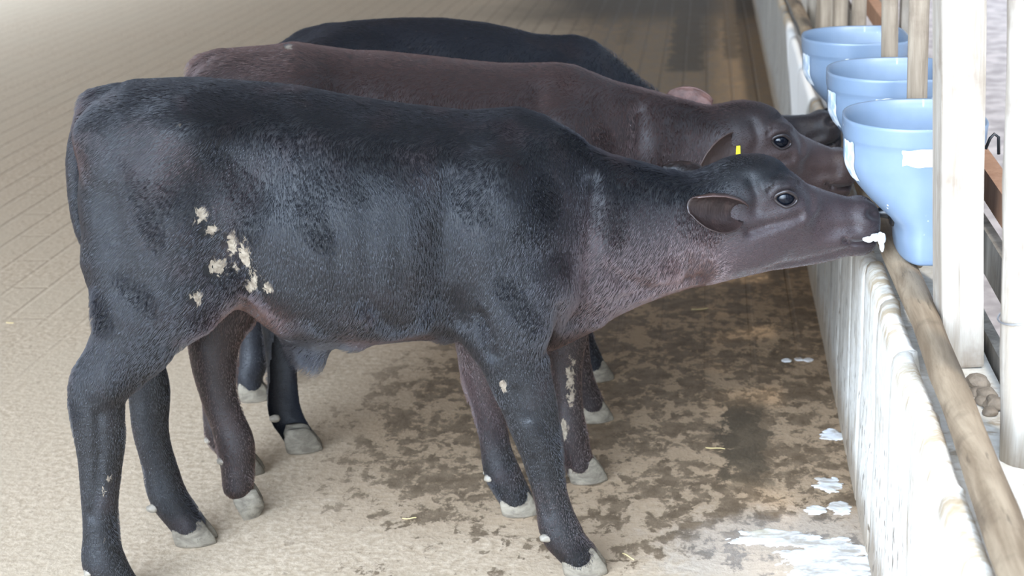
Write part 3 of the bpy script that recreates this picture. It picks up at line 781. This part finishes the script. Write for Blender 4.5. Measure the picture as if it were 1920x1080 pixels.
def build_calf(D):
    root = empty('calf', (*D['origin'], 0), math.radians(D['psi'])); tag(root, D['label'], 'calf')
    fine = D.get('fine', 1.0)
    hx0 = D['head'][0][0]-.09; hx1 = hx0+.47
    xs = np.concatenate([np.arange(-.16, hx0, .0065*fine), np.arange(hx0, hx1, .0033*fine)])
    ye = np.arange(-.24, .2401, .0052*fine); zs = np.arange(-.012, 1.03, .0058*fine)
    fd = Field(xs, ye, zs)
    # trunk and neck
    U = [q[0] for q in D['trunk']]
    u, cols = smooth_tab(U, list(zip(*[q[1:] for q in D['trunk']])), 420, 5)
    T, B, Wd, FR, PU, PL = cols
    X, Y, Z = fd.x[:, None, None], fd.y[None, :, None], fd.z[None, None, :]
    f = prof_field(X, Y, Z, u, T, B, Wd, FR, PU, PL)
    f = -smin(-f, (X-D['rear'])+0*f, .09); f = -smin(-f, (u[-1]-X)+0*f, .05)
    fd.f[:] = f
    for s in (-1, 1):
        for c, r, k in D['muscle']: fd.ell((c[0], s*c[1], c[2]), r, k)
        for c, r, k in D['hollow']: fd.ell((c[0], s*c[1], c[2]), r, k, True)
        for c, r, a in D['dents']: fd.dent((c[0], s*c[1], c[2]), r, a)
    for st, k in D['legs']: fd.limb(st, k)
    fd.limb(D['tail'], .010)
    for st, k in D.get('extra', ()): fd.limb(st, k)
    G = np.stack(np.broadcast_arrays(fd.x[::2, None, None], fd.y[None, ::2, None], fd.z[None, None, ::2]), -1); rel = cow(G.reshape(-1, 3)+D['psi']).reshape(G.shape[:3])
    rel = np.repeat(np.repeat(np.repeat(rel, 2, 0), 2, 1), 2, 2)[:fd.f.shape[0], :fd.f.shape[1], :fd.f.shape[2]]
    fd.f += (.0028*rel*np.clip((fd.z-.40)/.1, .25, 1)[None, None, :]*np.clip((np.abs(fd.y)-.045)/.05, 0, 1)[None, :, None]).astype(np.float32)
    # head
    o, pitch, yaw = D['head']
    sl, X, Y, Z = fd.sub((hx0-.02, -.2, o[2]-.34), (hx1+.1, .2, o[2]+.3))
    px, py, pz = X-o[0], Y-o[1], Z-o[2]; px, py, pz = np.broadcast_arrays(px, py, pz)
    c_, s_ = math.cos(yaw), math.sin(yaw); px, py = px*c_+py*s_, -px*s_+py*c_
    c_, s_ = math.cos(pitch), math.sin(pitch); px, pz = px*c_+pz*s_, -px*s_+pz*c_
    P = (px+H0[0], py+H0[1], pz+H0[2])
    ins = np.ones(px.shape, bool)
    for ax, q in zip((HEAD.x, HEAD.y, HEAD.z), P): ins &= (q > ax[0]) & (q < ax[-1])
    hf = np.where(ins, sample(HEAD, P), .12).astype(np.float32)
    fd.f[sl] = smin(fd.f[sl], hf, .022)
    for pts, w, a in D.get('grooves', ()): fd.groove(pts, w, a)
    V, F = surface_nets(fd); V = relax(V, F, 2)
    me = np_mesh(V, F)
    # colour fields: brown tint, caked mud
    tint = np.zeros(len(V))
    for c, r, a in D['tint']: tint += a*np.exp(-(((V-np.array(c))/np.array(r))**2).sum(1))
    hp = np.array(head_point((1.30, 0, .62), D['head']))
    tint += D.get('head_tint', .9)*np.exp(-(((V-hp)/np.array((.20, .20, .145)))**2).sum(1))
    fh = np.array(head_point((1.215, 0, .775), D['head'])); tint -= .75*np.exp(-(((V-fh)/np.array((.085, .10, .040)))**2).sum(1))
    cr = np.array(head_point((1.08, 0, .745), D['head'])); tint -= .5*np.exp(-(((V-cr)/np.array((.10, .10, .035)))**2).sum(1))
    mud = np.zeros(len(V))
    for c, r in D.get('mud', ()): mud = np.maximum(mud, np.exp(-(((V-np.array(c))/np.array(r))**2).sum(1)))
    for nm, arr in (('tint', tint), ('mud', mud)):
        me.attributes.new(nm, 'FLOAT', 'POINT').data.foreach_set('value', np.clip(arr, 0, 1.5).astype(np.float32))
    link('body', me, M[D['coat']], root)
    if D.get('hairs'): grow_fur(me, V, F, D, root)
    # eyes with lids
    for s in (-1, 1):
        c = head_point((1.243, s*.0610, .711), D['head'])
        ey = link('eye', blob(c, (.0195, .0165, .0172), 0, 0, 4), M['eye'], root)
        q = []
        for k in range(36):
            th = 2*PI*k/36; x = .0212*math.cos(th); z = .0155*math.sin(th)*(1-.25*abs(math.cos(th)))-.12*x
            q.append(Vector(head_point((1.243+x, s*(.0765-.17*abs(x)+.002*max(0, z/.0155)), .711+z), D['head'])))
        q.append(q[0]); V_, F_ = tube(q, [.0027+.0012*max(0, math.sin(2*PI*k/36)) for k in range(37)], 8, False)
        link('eyelid', mesh(V_, F_), M['lid'], ey)
    for b, t, op, w, c0, c1, fo, mt, lb in D['ears']:
        V_, F_ = ear_mesh(head_point(b, D['head']), head_point(t, D['head']), op, w, c0, c1, fo)
        e = link('ear', mesh(V_, F_), M[mt], root)
        e.data.attributes.new('rim', 'FLOAT', 'POINT').data.foreach_set('value', ear_rim())
        if lb: e['label'] = lb
        D.setdefault('ear_objs', []).append(e)
    for (x, y, z, yaw_, pit, sc) in D['hooves']:
        V_, F_ = claw_mesh(); R = Matrix.Rotation(yaw_, 4, 'Z') @ Matrix.Rotation(pit, 4, 'Y')
        V_ = [Vector((x, y, z)) + R @ (Vector(v)*sc) for v in V_]
        link('hoof', mesh(V_, F_), M['hoof'], root)
    for (x, y, z) in D['dewclaws']: link('dewclaw', blob((x, y, z), (.013, .009, .009), x*9, .2), M['claw'], root)
    return root


# shared body recipe, metres in the calf's own frame: u forward from the hind feet, v away from the viewer, z up
#          u      top   bot   half-w  widest pu   pl
TRUNK = [(-.060, .900, .700, .090, .50, 2.2, 2.0), (-.040, .935, .640, .105, .52, 2.2, 2.0), (-.020, .955, .60, .122, .55, 2.3, 2.0), (.005, .966, .570, .140, .56, 2.4, 2.0), (.047, .975, .555, .158, .56, 2.5, 2.0),
         (.118, .974, .560, .168, .56, 2.5, 2.0), (.17, .971, .560, .168, .55, 2.4, 2.0), (.223, .968, .535, .170, .52, 2.1, 2.1), (.29, .960, .478, .190, .48, 2.0, 2.2), (.347, .952, .458, .204, .46, 2.0, 2.2),
         (.433, .930, .459, .212, .48, 1.95, 2.0), (.539, .909, .462, .206, .49, 1.9, 2.0), (.598, .900, .458, .192, .48, 1.85, 2.1), (.656, .892, .445, .176, .50, 1.75, 1.95), (.716, .894, .424, .158, .50, 1.7, 1.85),
         (.751, .894, .417, .145, .50, 1.75, 1.8), (.800, .875, .417, .126, .50, 1.85, 1.8), (.844, .841, .436, .106, .50, 1.9, 1.8), (.883, .810, .453, .092, .51, 1.9, 1.8), (.923, .791, .478, .080, .52, 1.9, 1.8),
         (.974, .775, .500, .073, .52, 1.9, 1.85), (1.025, .758, .517, .070, .52, 1.9, 1.9), (1.07, .744, .530, .068, .52, 1.9, 1.9), (1.12, .735, .542, .062, .52, 2, 2), (1.17, .720, .56, .050, .52, 2, 2), (1.23, .70, .58, .040, .52, 2, 2)]
MUSCLE = [((-.030, .148, .455), (.020, .012, .026), .02), ((.068, .092, .72), (.115, .076, .17), .06), ((.125, .105, .615), (.085, .058, .085), .05), ((.69, .100, .66), (.095, .062, .17), .05), ((.775, .082, .565), (.06, .058, .07), .05),
          ((.158, .122, .902), (.048, .035, .028), .07), ((-.018, .058, .895), (.03, .03, .03), .05), ((.70, .108, .53), (.065, .05, .09), .05), ((.45, .105, .66), (.17, .060, .15), .05)]
HOLLOW = [((.255, .215, .835), (.075, .055, .07), .06), ((.60, .245, .64), (.03, .075, .19), .06)]
DENTS = [((-.045, .165, .50), (.012, .03, .05), .008), ((.03, .18, .62), (.05, .05, .07), .010), ((.115, .17, .70), (.05, .05, .06), -.006), ((.20, .18, .66), (.035, .05, .08), .010), ((.03, .16, .87), (.05, .05, .035), .006), ((.02, .165, .80), (.05, .04, .06), .012), ((.10, .17, .84), (.06, .04, .045), -.006), ((.615, .16, .545), (.04, .06, .05), .014), ((.865, .10, .66), (.025, .05, .10), .014), ((.80, .12, .52), (.03, .05, .05), .008), ((.86, .09, .50), (.03, .05, .03), .010)]
for k in range(5): DENTS.append(((.34+.058*k, .215, .64), (.013, .06, .12), .0035))

EARS_NEAR = ((1.153, -.066, .694), (1.052, -.118, .722), (.12, -1.0, -.12), .066, 2.15, 1.55, .05)
TINT = [((1.02, 0, .50), (.14, .2, .10), .55), ((1.1, -.05, .60), (.12, .1, .08), .4), ((.69, .14, .36), (.10, .07, .13), .8), ((.235, -.1, .555), (.06, .12, .03), .7), ((.86, -.05, .60), (.09, .1, .10), .3)]
CALF_A = dict(
    origin=(-1.08, 2.76), psi=11.5, coat='black', rear=-.050, fine=1.0, hairs=300000,
    label='front black calf, nearest the viewer, drinking at the closest bucket, dried mud on its flank',
    trunk=TRUNK, muscle=MUSCLE, hollow=HOLLOW, dents=DENTS, tint=TINT, head=((1.123, 0, .701), 0.0, 0.0), head_tint=.95,
    legs=[
        ([(.050, -.100, .66, .105, .070), (.045, -.115, .585, .090, .058), (.028, -.120, .53, .078, .048), (-.010, -.122, .485, .062, .040), (-.048, -.122, .440, .054, .036), (-.055, -.122, .400, .050, .035), (-.058, -.121, .335, .046, .031), (-.063, -.121, .28, .039, .028), (-.072, -.120, .205, .033, .026), (-.077, -.120, .14, .032, .027), (-.078, -.120, .088, .041, .034), (-.062, -.120, .052, .036, .033), (-.052, -.120, .034, .034, .033)], .03),
        ([(.060, .100, .66, .10, .066), (.060, .115, .585, .085, .055), (.045, .120, .53, .072, .046), (.010, .122, .475, .058, .038), (-.020, .124, .425, .052, .035), (-.010, .124, .38, .047, .033), (.000, .124, .338, .042, .031), (-.006, .124, .27, .037, .028), (-.002, .124, .218, .034, .026), (.008, .125, .164, .033, .027), (.014, .125, .108, .039, .033), (.034, .125, .066, .036, .032), (.050, .125, .036, .034, .032)], .03),
        ([(.715, -.105, .60, .095, .055), (.712, -.115, .540, .085, .050), (.713, -.120, .470, .070, .044), (.722, -.122, .418, .060, .040), (.738, -.124, .364, .053, .037), (.748, -.124, .315, .048, .036), (.757, -.124, .265, .040, .031), (.768, -.124, .204, .034, .026), (.780, -.124, .142, .033, .027), (.792, -.124, .088, .040, .034), (.812, -.124, .054, .035, .033), (.826, -.124, .034, .034, .033)], .03),
        ([(.690, .105, .56, .075, .048), (.668, .120, .46, .058, .042), (.666, .138, .365, .048, .037), (.671, .145, .316, .044, .035), (.676, .150, .269, .036, .030), (.682, .154, .222, .031, .026), (.690, .157, .154, .031, .027), (.699, .160, .103, .037, .033), (.716, .161, .062, .035, .032), (.728, .162, .034, .034, .032)], .03)],
    tail=[(.02, .0, .952, .02, .022), (-.018, .0, .940, .022, .024), (-.044, .006, .900, .020, .018), (-.062, .002, .85, .019, .016), (-.070, .004, .79, .0175, .015), (-.071, .006, .73, .016, .0135), (-.064, .012, .68, .0145, .012), (-.046, .038, .63, .012, .011), (-.036, .044, .56, .014, .013), (-.032, .048, .50, .006, .006)],
    extra=[([(.330, -.01, .48, .045, .030), (.325, -.01, .455, .028, .020), (.322, -.01, .437, .014, .010)], .03)],
    ears=[(*EARS_NEAR, 'ear', None), ((1.128, .070, .712), (1.040, .128, .727), (.55, 1.0, -.10), .038, 1.75, .75, .0, 'ear', None)],
    hooves=[(-.046, -.120, 0, 0, 0, 1.08), (.062, .125, 0, 0, 0, 1.08), (.837, -.124, 0, -.05, 0, 1.1), (.737, .162, 0, 0, 0, 1.06)],
    dewclaws=[(-0.101, -0.137, 0.075), (-0.015, 0.108, 0.088), (0.763, -0.142, 0.085), (0.675, 0.145, 0.09), (0.675, 0.178, 0.09), (-0.101, -0.1, 0.075)],
    grooves=[([(.872, .76), (.862, .66), (.850, .58), (.828, .50)], .018, .010), ([(.93, .53), (1.0, .545), (1.08, .56)], .012, .005), ([(.90, .60), (.93, .57), (.97, .555)], .014, .006),
        ([(.605, .80), (.590, .70), (.592, .60), (.615, .53)], .020, .007), ([(.655, .545), (.665, .50), (.672, .47)], .012, .008), ([(.215, .70), (.235, .63), (.238, .565)], .022, .006), ([(.80, .55), (.79, .50), (.775, .46)], .012, .007),
        ([(-.048, .40), (-.055, .33), (-.066, .26), (-.085, .19)], .007, .005), ([(.715, .40), (.733, .34)], .008, .005), ([(.742, .255), (.752, .19), (.765, .13)], .006, .004), ([(.010, .80), (.025, .72), (.03, .64)], .03, .006), ([(1.02, .56), (1.03, .60)], .008, .003), ([(1.05, .555), (1.06, .60)], .008, .003)],
    mud=[((.173, -.16, .765), (.014, .12, .020)), ((.185, -.16, .735), (.016, .12, .012)), ((.219, -.16, .705), (.013, .12, .030)), ((.242, -.16, .685), (.013, .12, .030)), ((.190, -.16, .663), (.022, .12, .020)),
         ((.252, -.16, .636), (.010, .12, .026)), ((.274, -.16, .622), (.012, .12, .014)), ((.243, -.16, .618), (.011, .12, .018)), ((.150, -.16, .612), (.013, .12, .016)), ((.222, -.16, .655), (.006, .12, .012)),
         ((-.046, -.15, .262), (.006, .05, .014)), ((-.058, -.15, .24), (.005, .05, .02)), ((.69, -.16, .405), (.006, .05, .02))],
)
TRUNK[:] = [(*r[:3], r[3]*(.92 if .25 < r[0] < .66 else 1), *r[4:]) for r in TRUNK]
CALF_A['trunk'] = TRUNK
def shift_trunk(tops, base=TRUNK, dz=0.0):
    """the same calf build under another back line"""
    tu, tz = zip(*tops); return [(r[0], float(np.interp(r[0], tu, tz)), r[2]+dz, *r[3:]) for r in base]
B_TOP = [(-.06, .90), (-.047, .935), (-.03, .955), (.007, .971), (.05, .971), (.092, .968), (.136, .975), (.174, .977), (.222, .967), (.275, .956), (.352, .949), (.439, .935), (.527, .920), (.616, .908), (.661, .908), (.718, .906), (.757, .897), (.797, .877), (.842, .856), (.888, .840), (.946, .821), (.993, .805), (1.051, .79), (1.12, .77), (1.2, .74)]
def neck_up(tr, u0, u1, dz):
    """raise or drop the under-line of the neck between u0 and u1"""
    out = []
    for r in tr:
        k = min(1, max(0, (r[0]-u0)/(u1-u0))); out.append((r[0], r[1], r[2]+dz*k*k, *r[3:]))
    return out
CALF_B = dict(CALF_A, muscle=[m for m in MUSCLE if m[0][2] > .5],
    origin=(-1.0, 3.152), psi=15.0, coat='dark_brown', rear=-.055, fine=1.15, hairs=170000,
    label='middle dark brown calf with a yellow ear tag, drinking behind the front black calf',
    trunk=[(*r[:3], r[3]*(.97 if r[0] < .7 else 1), *r[4:]) for r in neck_up(shift_trunk(B_TOP), .85, 1.1, .050)], poll_tuft=1.6, head=((1.064, 0, .724), math.radians(-6), math.radians(1)), head_tint=1.0, mud=[((.70, -.15, .24), (.014, .06, .05)), ((.155, -.02, .972), (.012, .03, .012)), ((.683, -.15, .13), (.010, .05, .03))],
    tint=TINT+[((.4, 0, .8), (.8, .5, .5), .35)],
    legs=[
        ([(.060, -.10, .66, .10, .068), (.040, -.115, .56, .085, .055), (.000, -.122, .48, .066, .044), (-.036, -.126, .415, .056, .038), (-.046, -.128, .345, .047, .034), (-.043, -.130, .282, .038, .030), (-.030, -.131, .221, .036, .029), (-.016, -.132, .168, .040, .034), (-.016, -.132, .111, .036, .032), (-.020, -.132, .070, .033, .031)], .03),
        ([(.060, .10, .66, .10, .068), (.030, .105, .55, .08, .050), (-.02, .102, .46, .058, .040), (-.06, .10, .40, .05, .035), (-.062, .10, .30, .036, .028), (-.062, .10, .18, .031, .027), (-.058, .10, .10, .037, .033), (-.035, .10, .06, .034, .031), (-.025, .10, .036, .033, .031)], .03),
        ([(.715, -.100, .60, .095, .055), (.708, -.108, .52, .075, .045), (.700, -.110, .42, .054, .038), (.697, -.110, .35, .047, .036), (.694, -.110, .274, .036, .030), (.697, -.109, .188, .031, .027), (.701, -.108, .116, .036, .033), (.712, -.107, .068, .034, .032), (.722, -.107, .036, .033, .032)], .03),
        ([(.71, .11, .58, .08, .05), (.73, .15, .46, .058, .040), (.755, .19, .36, .047, .036), (.770, .21, .28, .036, .030), (.778, .225, .18, .030, .026), (.785, .235, .105, .036, .032), (.800, .236, .066, .034, .031), (.812, .236, .036, .033, .031)], .03)],
    hooves=[(-.020, -.132, .012, .1, 1.15, 1.0), (-.012, .10, 0, 0, 0, 1.05), (.736, -.107, 0, 0, 0, 1.08), (.822, .236, 0, 0, 0, 1.05)],
    dewclaws=[(-0.045, -0.145, 0.135), (-0.084, 0.09, 0.09), (0.671, -0.125, 0.09)],
    ears=[((1.135, -.068, .712), (1.060, -.125, .650), (.75, -1.0, .25), .042, 1.3, .7, .05, 'brown_ear', None), ((1.129, 0.085, 0.750), (1.035, 0.127, 0.765), (-.1, -1.0, .55), .036, 1.2, .55, .0, 'pink_ear', 'brownish pink ear held out beyond the neck')],
    grooves=[([(.872, .80), (.862, .70), (.855, .60)], .018, .009), ([(.66, .86), (.64, .78)], .02, .005)],
)
C_TOP = [(-.06, .85), (-.03, .875), (.0, .89), (.05, .900), (.087, .915), (.112, .926), (.144, .942), (.195, .954), (.27, .957), (.395, .955), (.496, .943), (.585, .922), (.64, .903), (.688, .893), (.754, .893), (.793, .882), (.832, .85), (.885, .801), (.938, .752), (.972, .722), (1.02, .70), (1.07, .69), (1.2, .68)]
CALF_C = dict(CALF_A,
    origin=(-1.03, 3.60), psi=18.0, coat='jet', rear=-.050, fine=1.2, hairs=80000,
    label='farthest jet black calf of three, behind the brown calf, its back and withers showing',
    trunk=neck_up(shift_trunk(C_TOP), .85, 1.1, -.060), head=((1.095, -.005, .592), math.radians(19), math.radians(-6)), mud=[],
    legs=[
        ([(.050, -.11, .64, .10, .066), (.03, -.14, .54, .08, .05), (.00, -.17, .44, .056, .040), (-.012, -.20, .34, .044, .034), (-.012, -.215, .25, .036, .030), (-.014, -.225, .17, .034, .028), (-.016, -.232, .10, .038, .033), (.0, -.236, .06, .035, .032), (.010, -.236, .036, .034, .032)], .03),
        ([(.050, .10, .64, .10, .066), (.02, .115, .54, .08, .05), (-.04, .125, .43, .054, .038), (-.058, .13, .33, .042, .032), (-.065, .131, .23, .034, .028), (-.068, .132, .15, .032, .027), (-.072, .132, .095, .037, .033), (-.085, .132, .062, .034, .031), (-.082, .132, .038, .033, .031)], .03),
        ([(.715, -.09, .60, .095, .055), (.72, -.08, .50, .07, .044), (.735, -.03, .38, .05, .037), (.742, .0, .28, .040, .032), (.748, .018, .18, .031, .027), (.754, .026, .105, .036, .032), (.772, .027, .066, .034, .031), (.784, .027, .036, .033, .031)], .03),
        ([(.69, .105, .56, .075, .048), (.668, .12, .46, .058, .042), (.666, .138, .365, .048, .037), (.676, .150, .269, .036, .030), (.690, .157, .154, .031, .027), (.699, .160, .103, .037, .033), (.716, .161, .062, .035, .032), (.728, .162, .034, .034, .032)], .03)],
    hooves=[(.022, -.236, 0, 0, 0, 1.08), (-.074, .132, 0, 0, 0, 1.05), (.796, .027, 0, 0, 0, 1.06), (.737, .162, 0, 0, 0, 1.05)],
    dewclaws=[(-0.039, -0.25, 0.09), (-0.094, 0.12, 0.085), (0.671, 0.145, 0.09)],
    muscle=[m for m in MUSCLE if .5 < m[0][2] < .88]+[((.16, .115, .885), (.05, .035, .03), .08)],
    tail=[(.03, .0, .845, .022, .024), (-.030, .006, .82, .020, .018), (-.058, .012, .80, .018, .015), (-.067, .016, .75, .016, .013), (-.062, .022, .69, .014, .012), (-.052, .030, .62, .013, .011), (-.036, .044, .54, .014, .013), (-.032, .048, .50, .006, .006)],
    ears=[((1.135, -.068, .712), (1.060, -.125, .650), (.75, -1.0, .25), .036, 1.3, .6, .05, 'ear', None), ((1.128, .070, .712), (1.040, .128, .70), (.55, 1.0, -.10), .034, 1.5, .7, .0, 'ear', None)],
    grooves=[],
)
CALVES = [build_calf(d) for d in (CALF_A, CALF_B, CALF_C)]


# ------------------------------------------------------------------ spilt milk: shallow pools whose rims sink into the dirt
def pool(name, x0, x1, y0, y1, field, label, cat, res=.0035, h=.0016, mat='milk'):
    nx = int((x1-x0)/res); ny = int((y1-y0)/res)
    zf = lambda x, y: max(-.0015, min(h, field(x, y)*.012))
    me = grid_plane(x0, x1, y0, y1, nx, ny, zf); bm = bmesh.new(); bm.from_mesh(me)
    bmesh.ops.delete(bm, geom=[f for f in bm.faces if all(v.co.z < -.0012 for v in f.verts)], context='FACES'); bm.to_mesh(me); bm.free()
    return tag(link(name, me, M[mat]), label, cat)
def fb(x, y, s, seed): return noise.fractal(Vector((x*s, y*s*1.6, seed)), .9, 2.1, 5)
def main_pool(x, y):
    a = 1-(((x-.245)/.105)**2+((y-2.865)/.125)**2)
    b = .75-(((x-.135-.25*(y-2.93))/.11)**2+((y-2.965)/.05)**2)
    return max(a, b)*.75+.42*fb(x, y, 24, 3.3)+.25*fb(x, y, 70, 8)-.12
pool('milk_puddle', -.02, .318, 2.68, 3.09, main_pool, 'large spilt milk puddle on the floor at the foot of the white wall', 'puddle')
for k, (x, y, r, lb) in enumerate(((.262, 3.235, .030, 'pale milk splash beside the wall, beyond the large puddle'), (.277, 3.115, .024, 'white milk splash just beyond the large milk puddle'), (.290, 3.515, .026, 'milk splash touching the wall foot, below the front calf chin'),
        (.226, 3.10, .020, 'small milk splash left of the splash beyond the large puddle'), (.208, 4.02, .012, 'tiny milk spot on the dark floor, left one of three'), (.242, 4.03, .011, 'tiny milk spot on the dark floor, middle one of three'), (.266, 4.03, .013, 'tiny milk spot on the dark floor, nearest the wall'))):
    f_ = lambda x_, y_, cx=x, cy=y, rr=r, s_=k: .55-(((x_-cx)/rr)**2+((y_-cy)/(rr*1.25))**2)*.5+.45*fb(x_, y_, 40, s_*3.1)
    pool('milk_splash', x-r*1.7, min(.322, x+r*1.7), y-r*2, y+r*2, f_, lb, 'splash', .0022)

# milk foam at the lips
def lump(name, parts, mat, label, cat):
    bm = bmesh.new()
    for k, (c, r) in enumerate(parts):
        me = blob(c, r, k*2.3, .35); bm.from_mesh(me); bpy.data.meshes.remove(me)
    me = bpy.data.meshes.new('mesh'); bm.to_mesh(me); bm.free(); me.polygons.foreach_set('use_smooth', [True]*len(me.polygons))
    o = link(name, me, M[mat]); rm = o.modifiers.new('merge', 'REMESH'); rm.mode = 'VOXEL'; rm.voxel_size = .0014; rm.use_smooth_shade = True
    return tag(o, label, cat)
lump('milk_foam', [((.305, 2.988, .619), (.011, .010, .0055)), ((.317, 2.990, .622), (.010, .012, .0075)), ((.329, 2.995, .618), (.0085, .008, .012)), ((.331, 2.998, .603), (.0045, .004, .012))], 'foam', 'white milk foam dribbling from the lips of the front black calf', 'foam')

# stray straw on the dirt
for k, (x, y, L, a, lb) in enumerate(((-.153, 2.868, .034, -.8, 'yellow straw stem lying right of the front calf hooves'), (-2.05, 4.29, .022, .2, 'pale straw flake on the dry dirt behind the front calf'), (-.02, 4.45, .05, .3, 'straw stem on the damp floor under the calf necks'), (-.62, 3.02, .03, .1, 'short straw between the legs of the front calf'), (.02, 3.42, .045, -.2, 'thin straw stem beside the dark trickle stain'))):
    p = [(x+math.cos(a)*L*(t-.5), y+math.sin(a)*L*(t-.5), .0022+.0012*math.sin(t*5+k)) for t in np.linspace(0, 1, 7)]
    tag(link('straw', mesh(*tube(p, [.0012]*7, 6)), M['straw']), lb, 'straw')

# yellow tag in the near ear of the middle calf
def ear_tag():
    root = CALVES[1]
    V = []; F = []; pts = [(-.006, -.016), (.006, -.016), (.011, -.013), (.011, -.004), (.0035, -.002), (.003, .016), (-.005, .016), (-.006, 0)]
    for y in (-.0011, .0011): V += [(a, y, b) for a, b in pts]
    n = len(pts); F = [tuple(range(n)), tuple(reversed(range(n, 2*n)))]+[(k, n+k, n+(k+1) % n, (k+1) % n) for k in range(n)]
    R = Matrix.Rotation(.15, 4, 'Z'); V = [Vector((1.062, -.150, .722))+R @ Vector(v) for v in V]
    o = link('ear_tag', mesh(V, F, False), M['yellow'], root); o['label'] = 'small yellow plastic ear tag'
ear_tag()
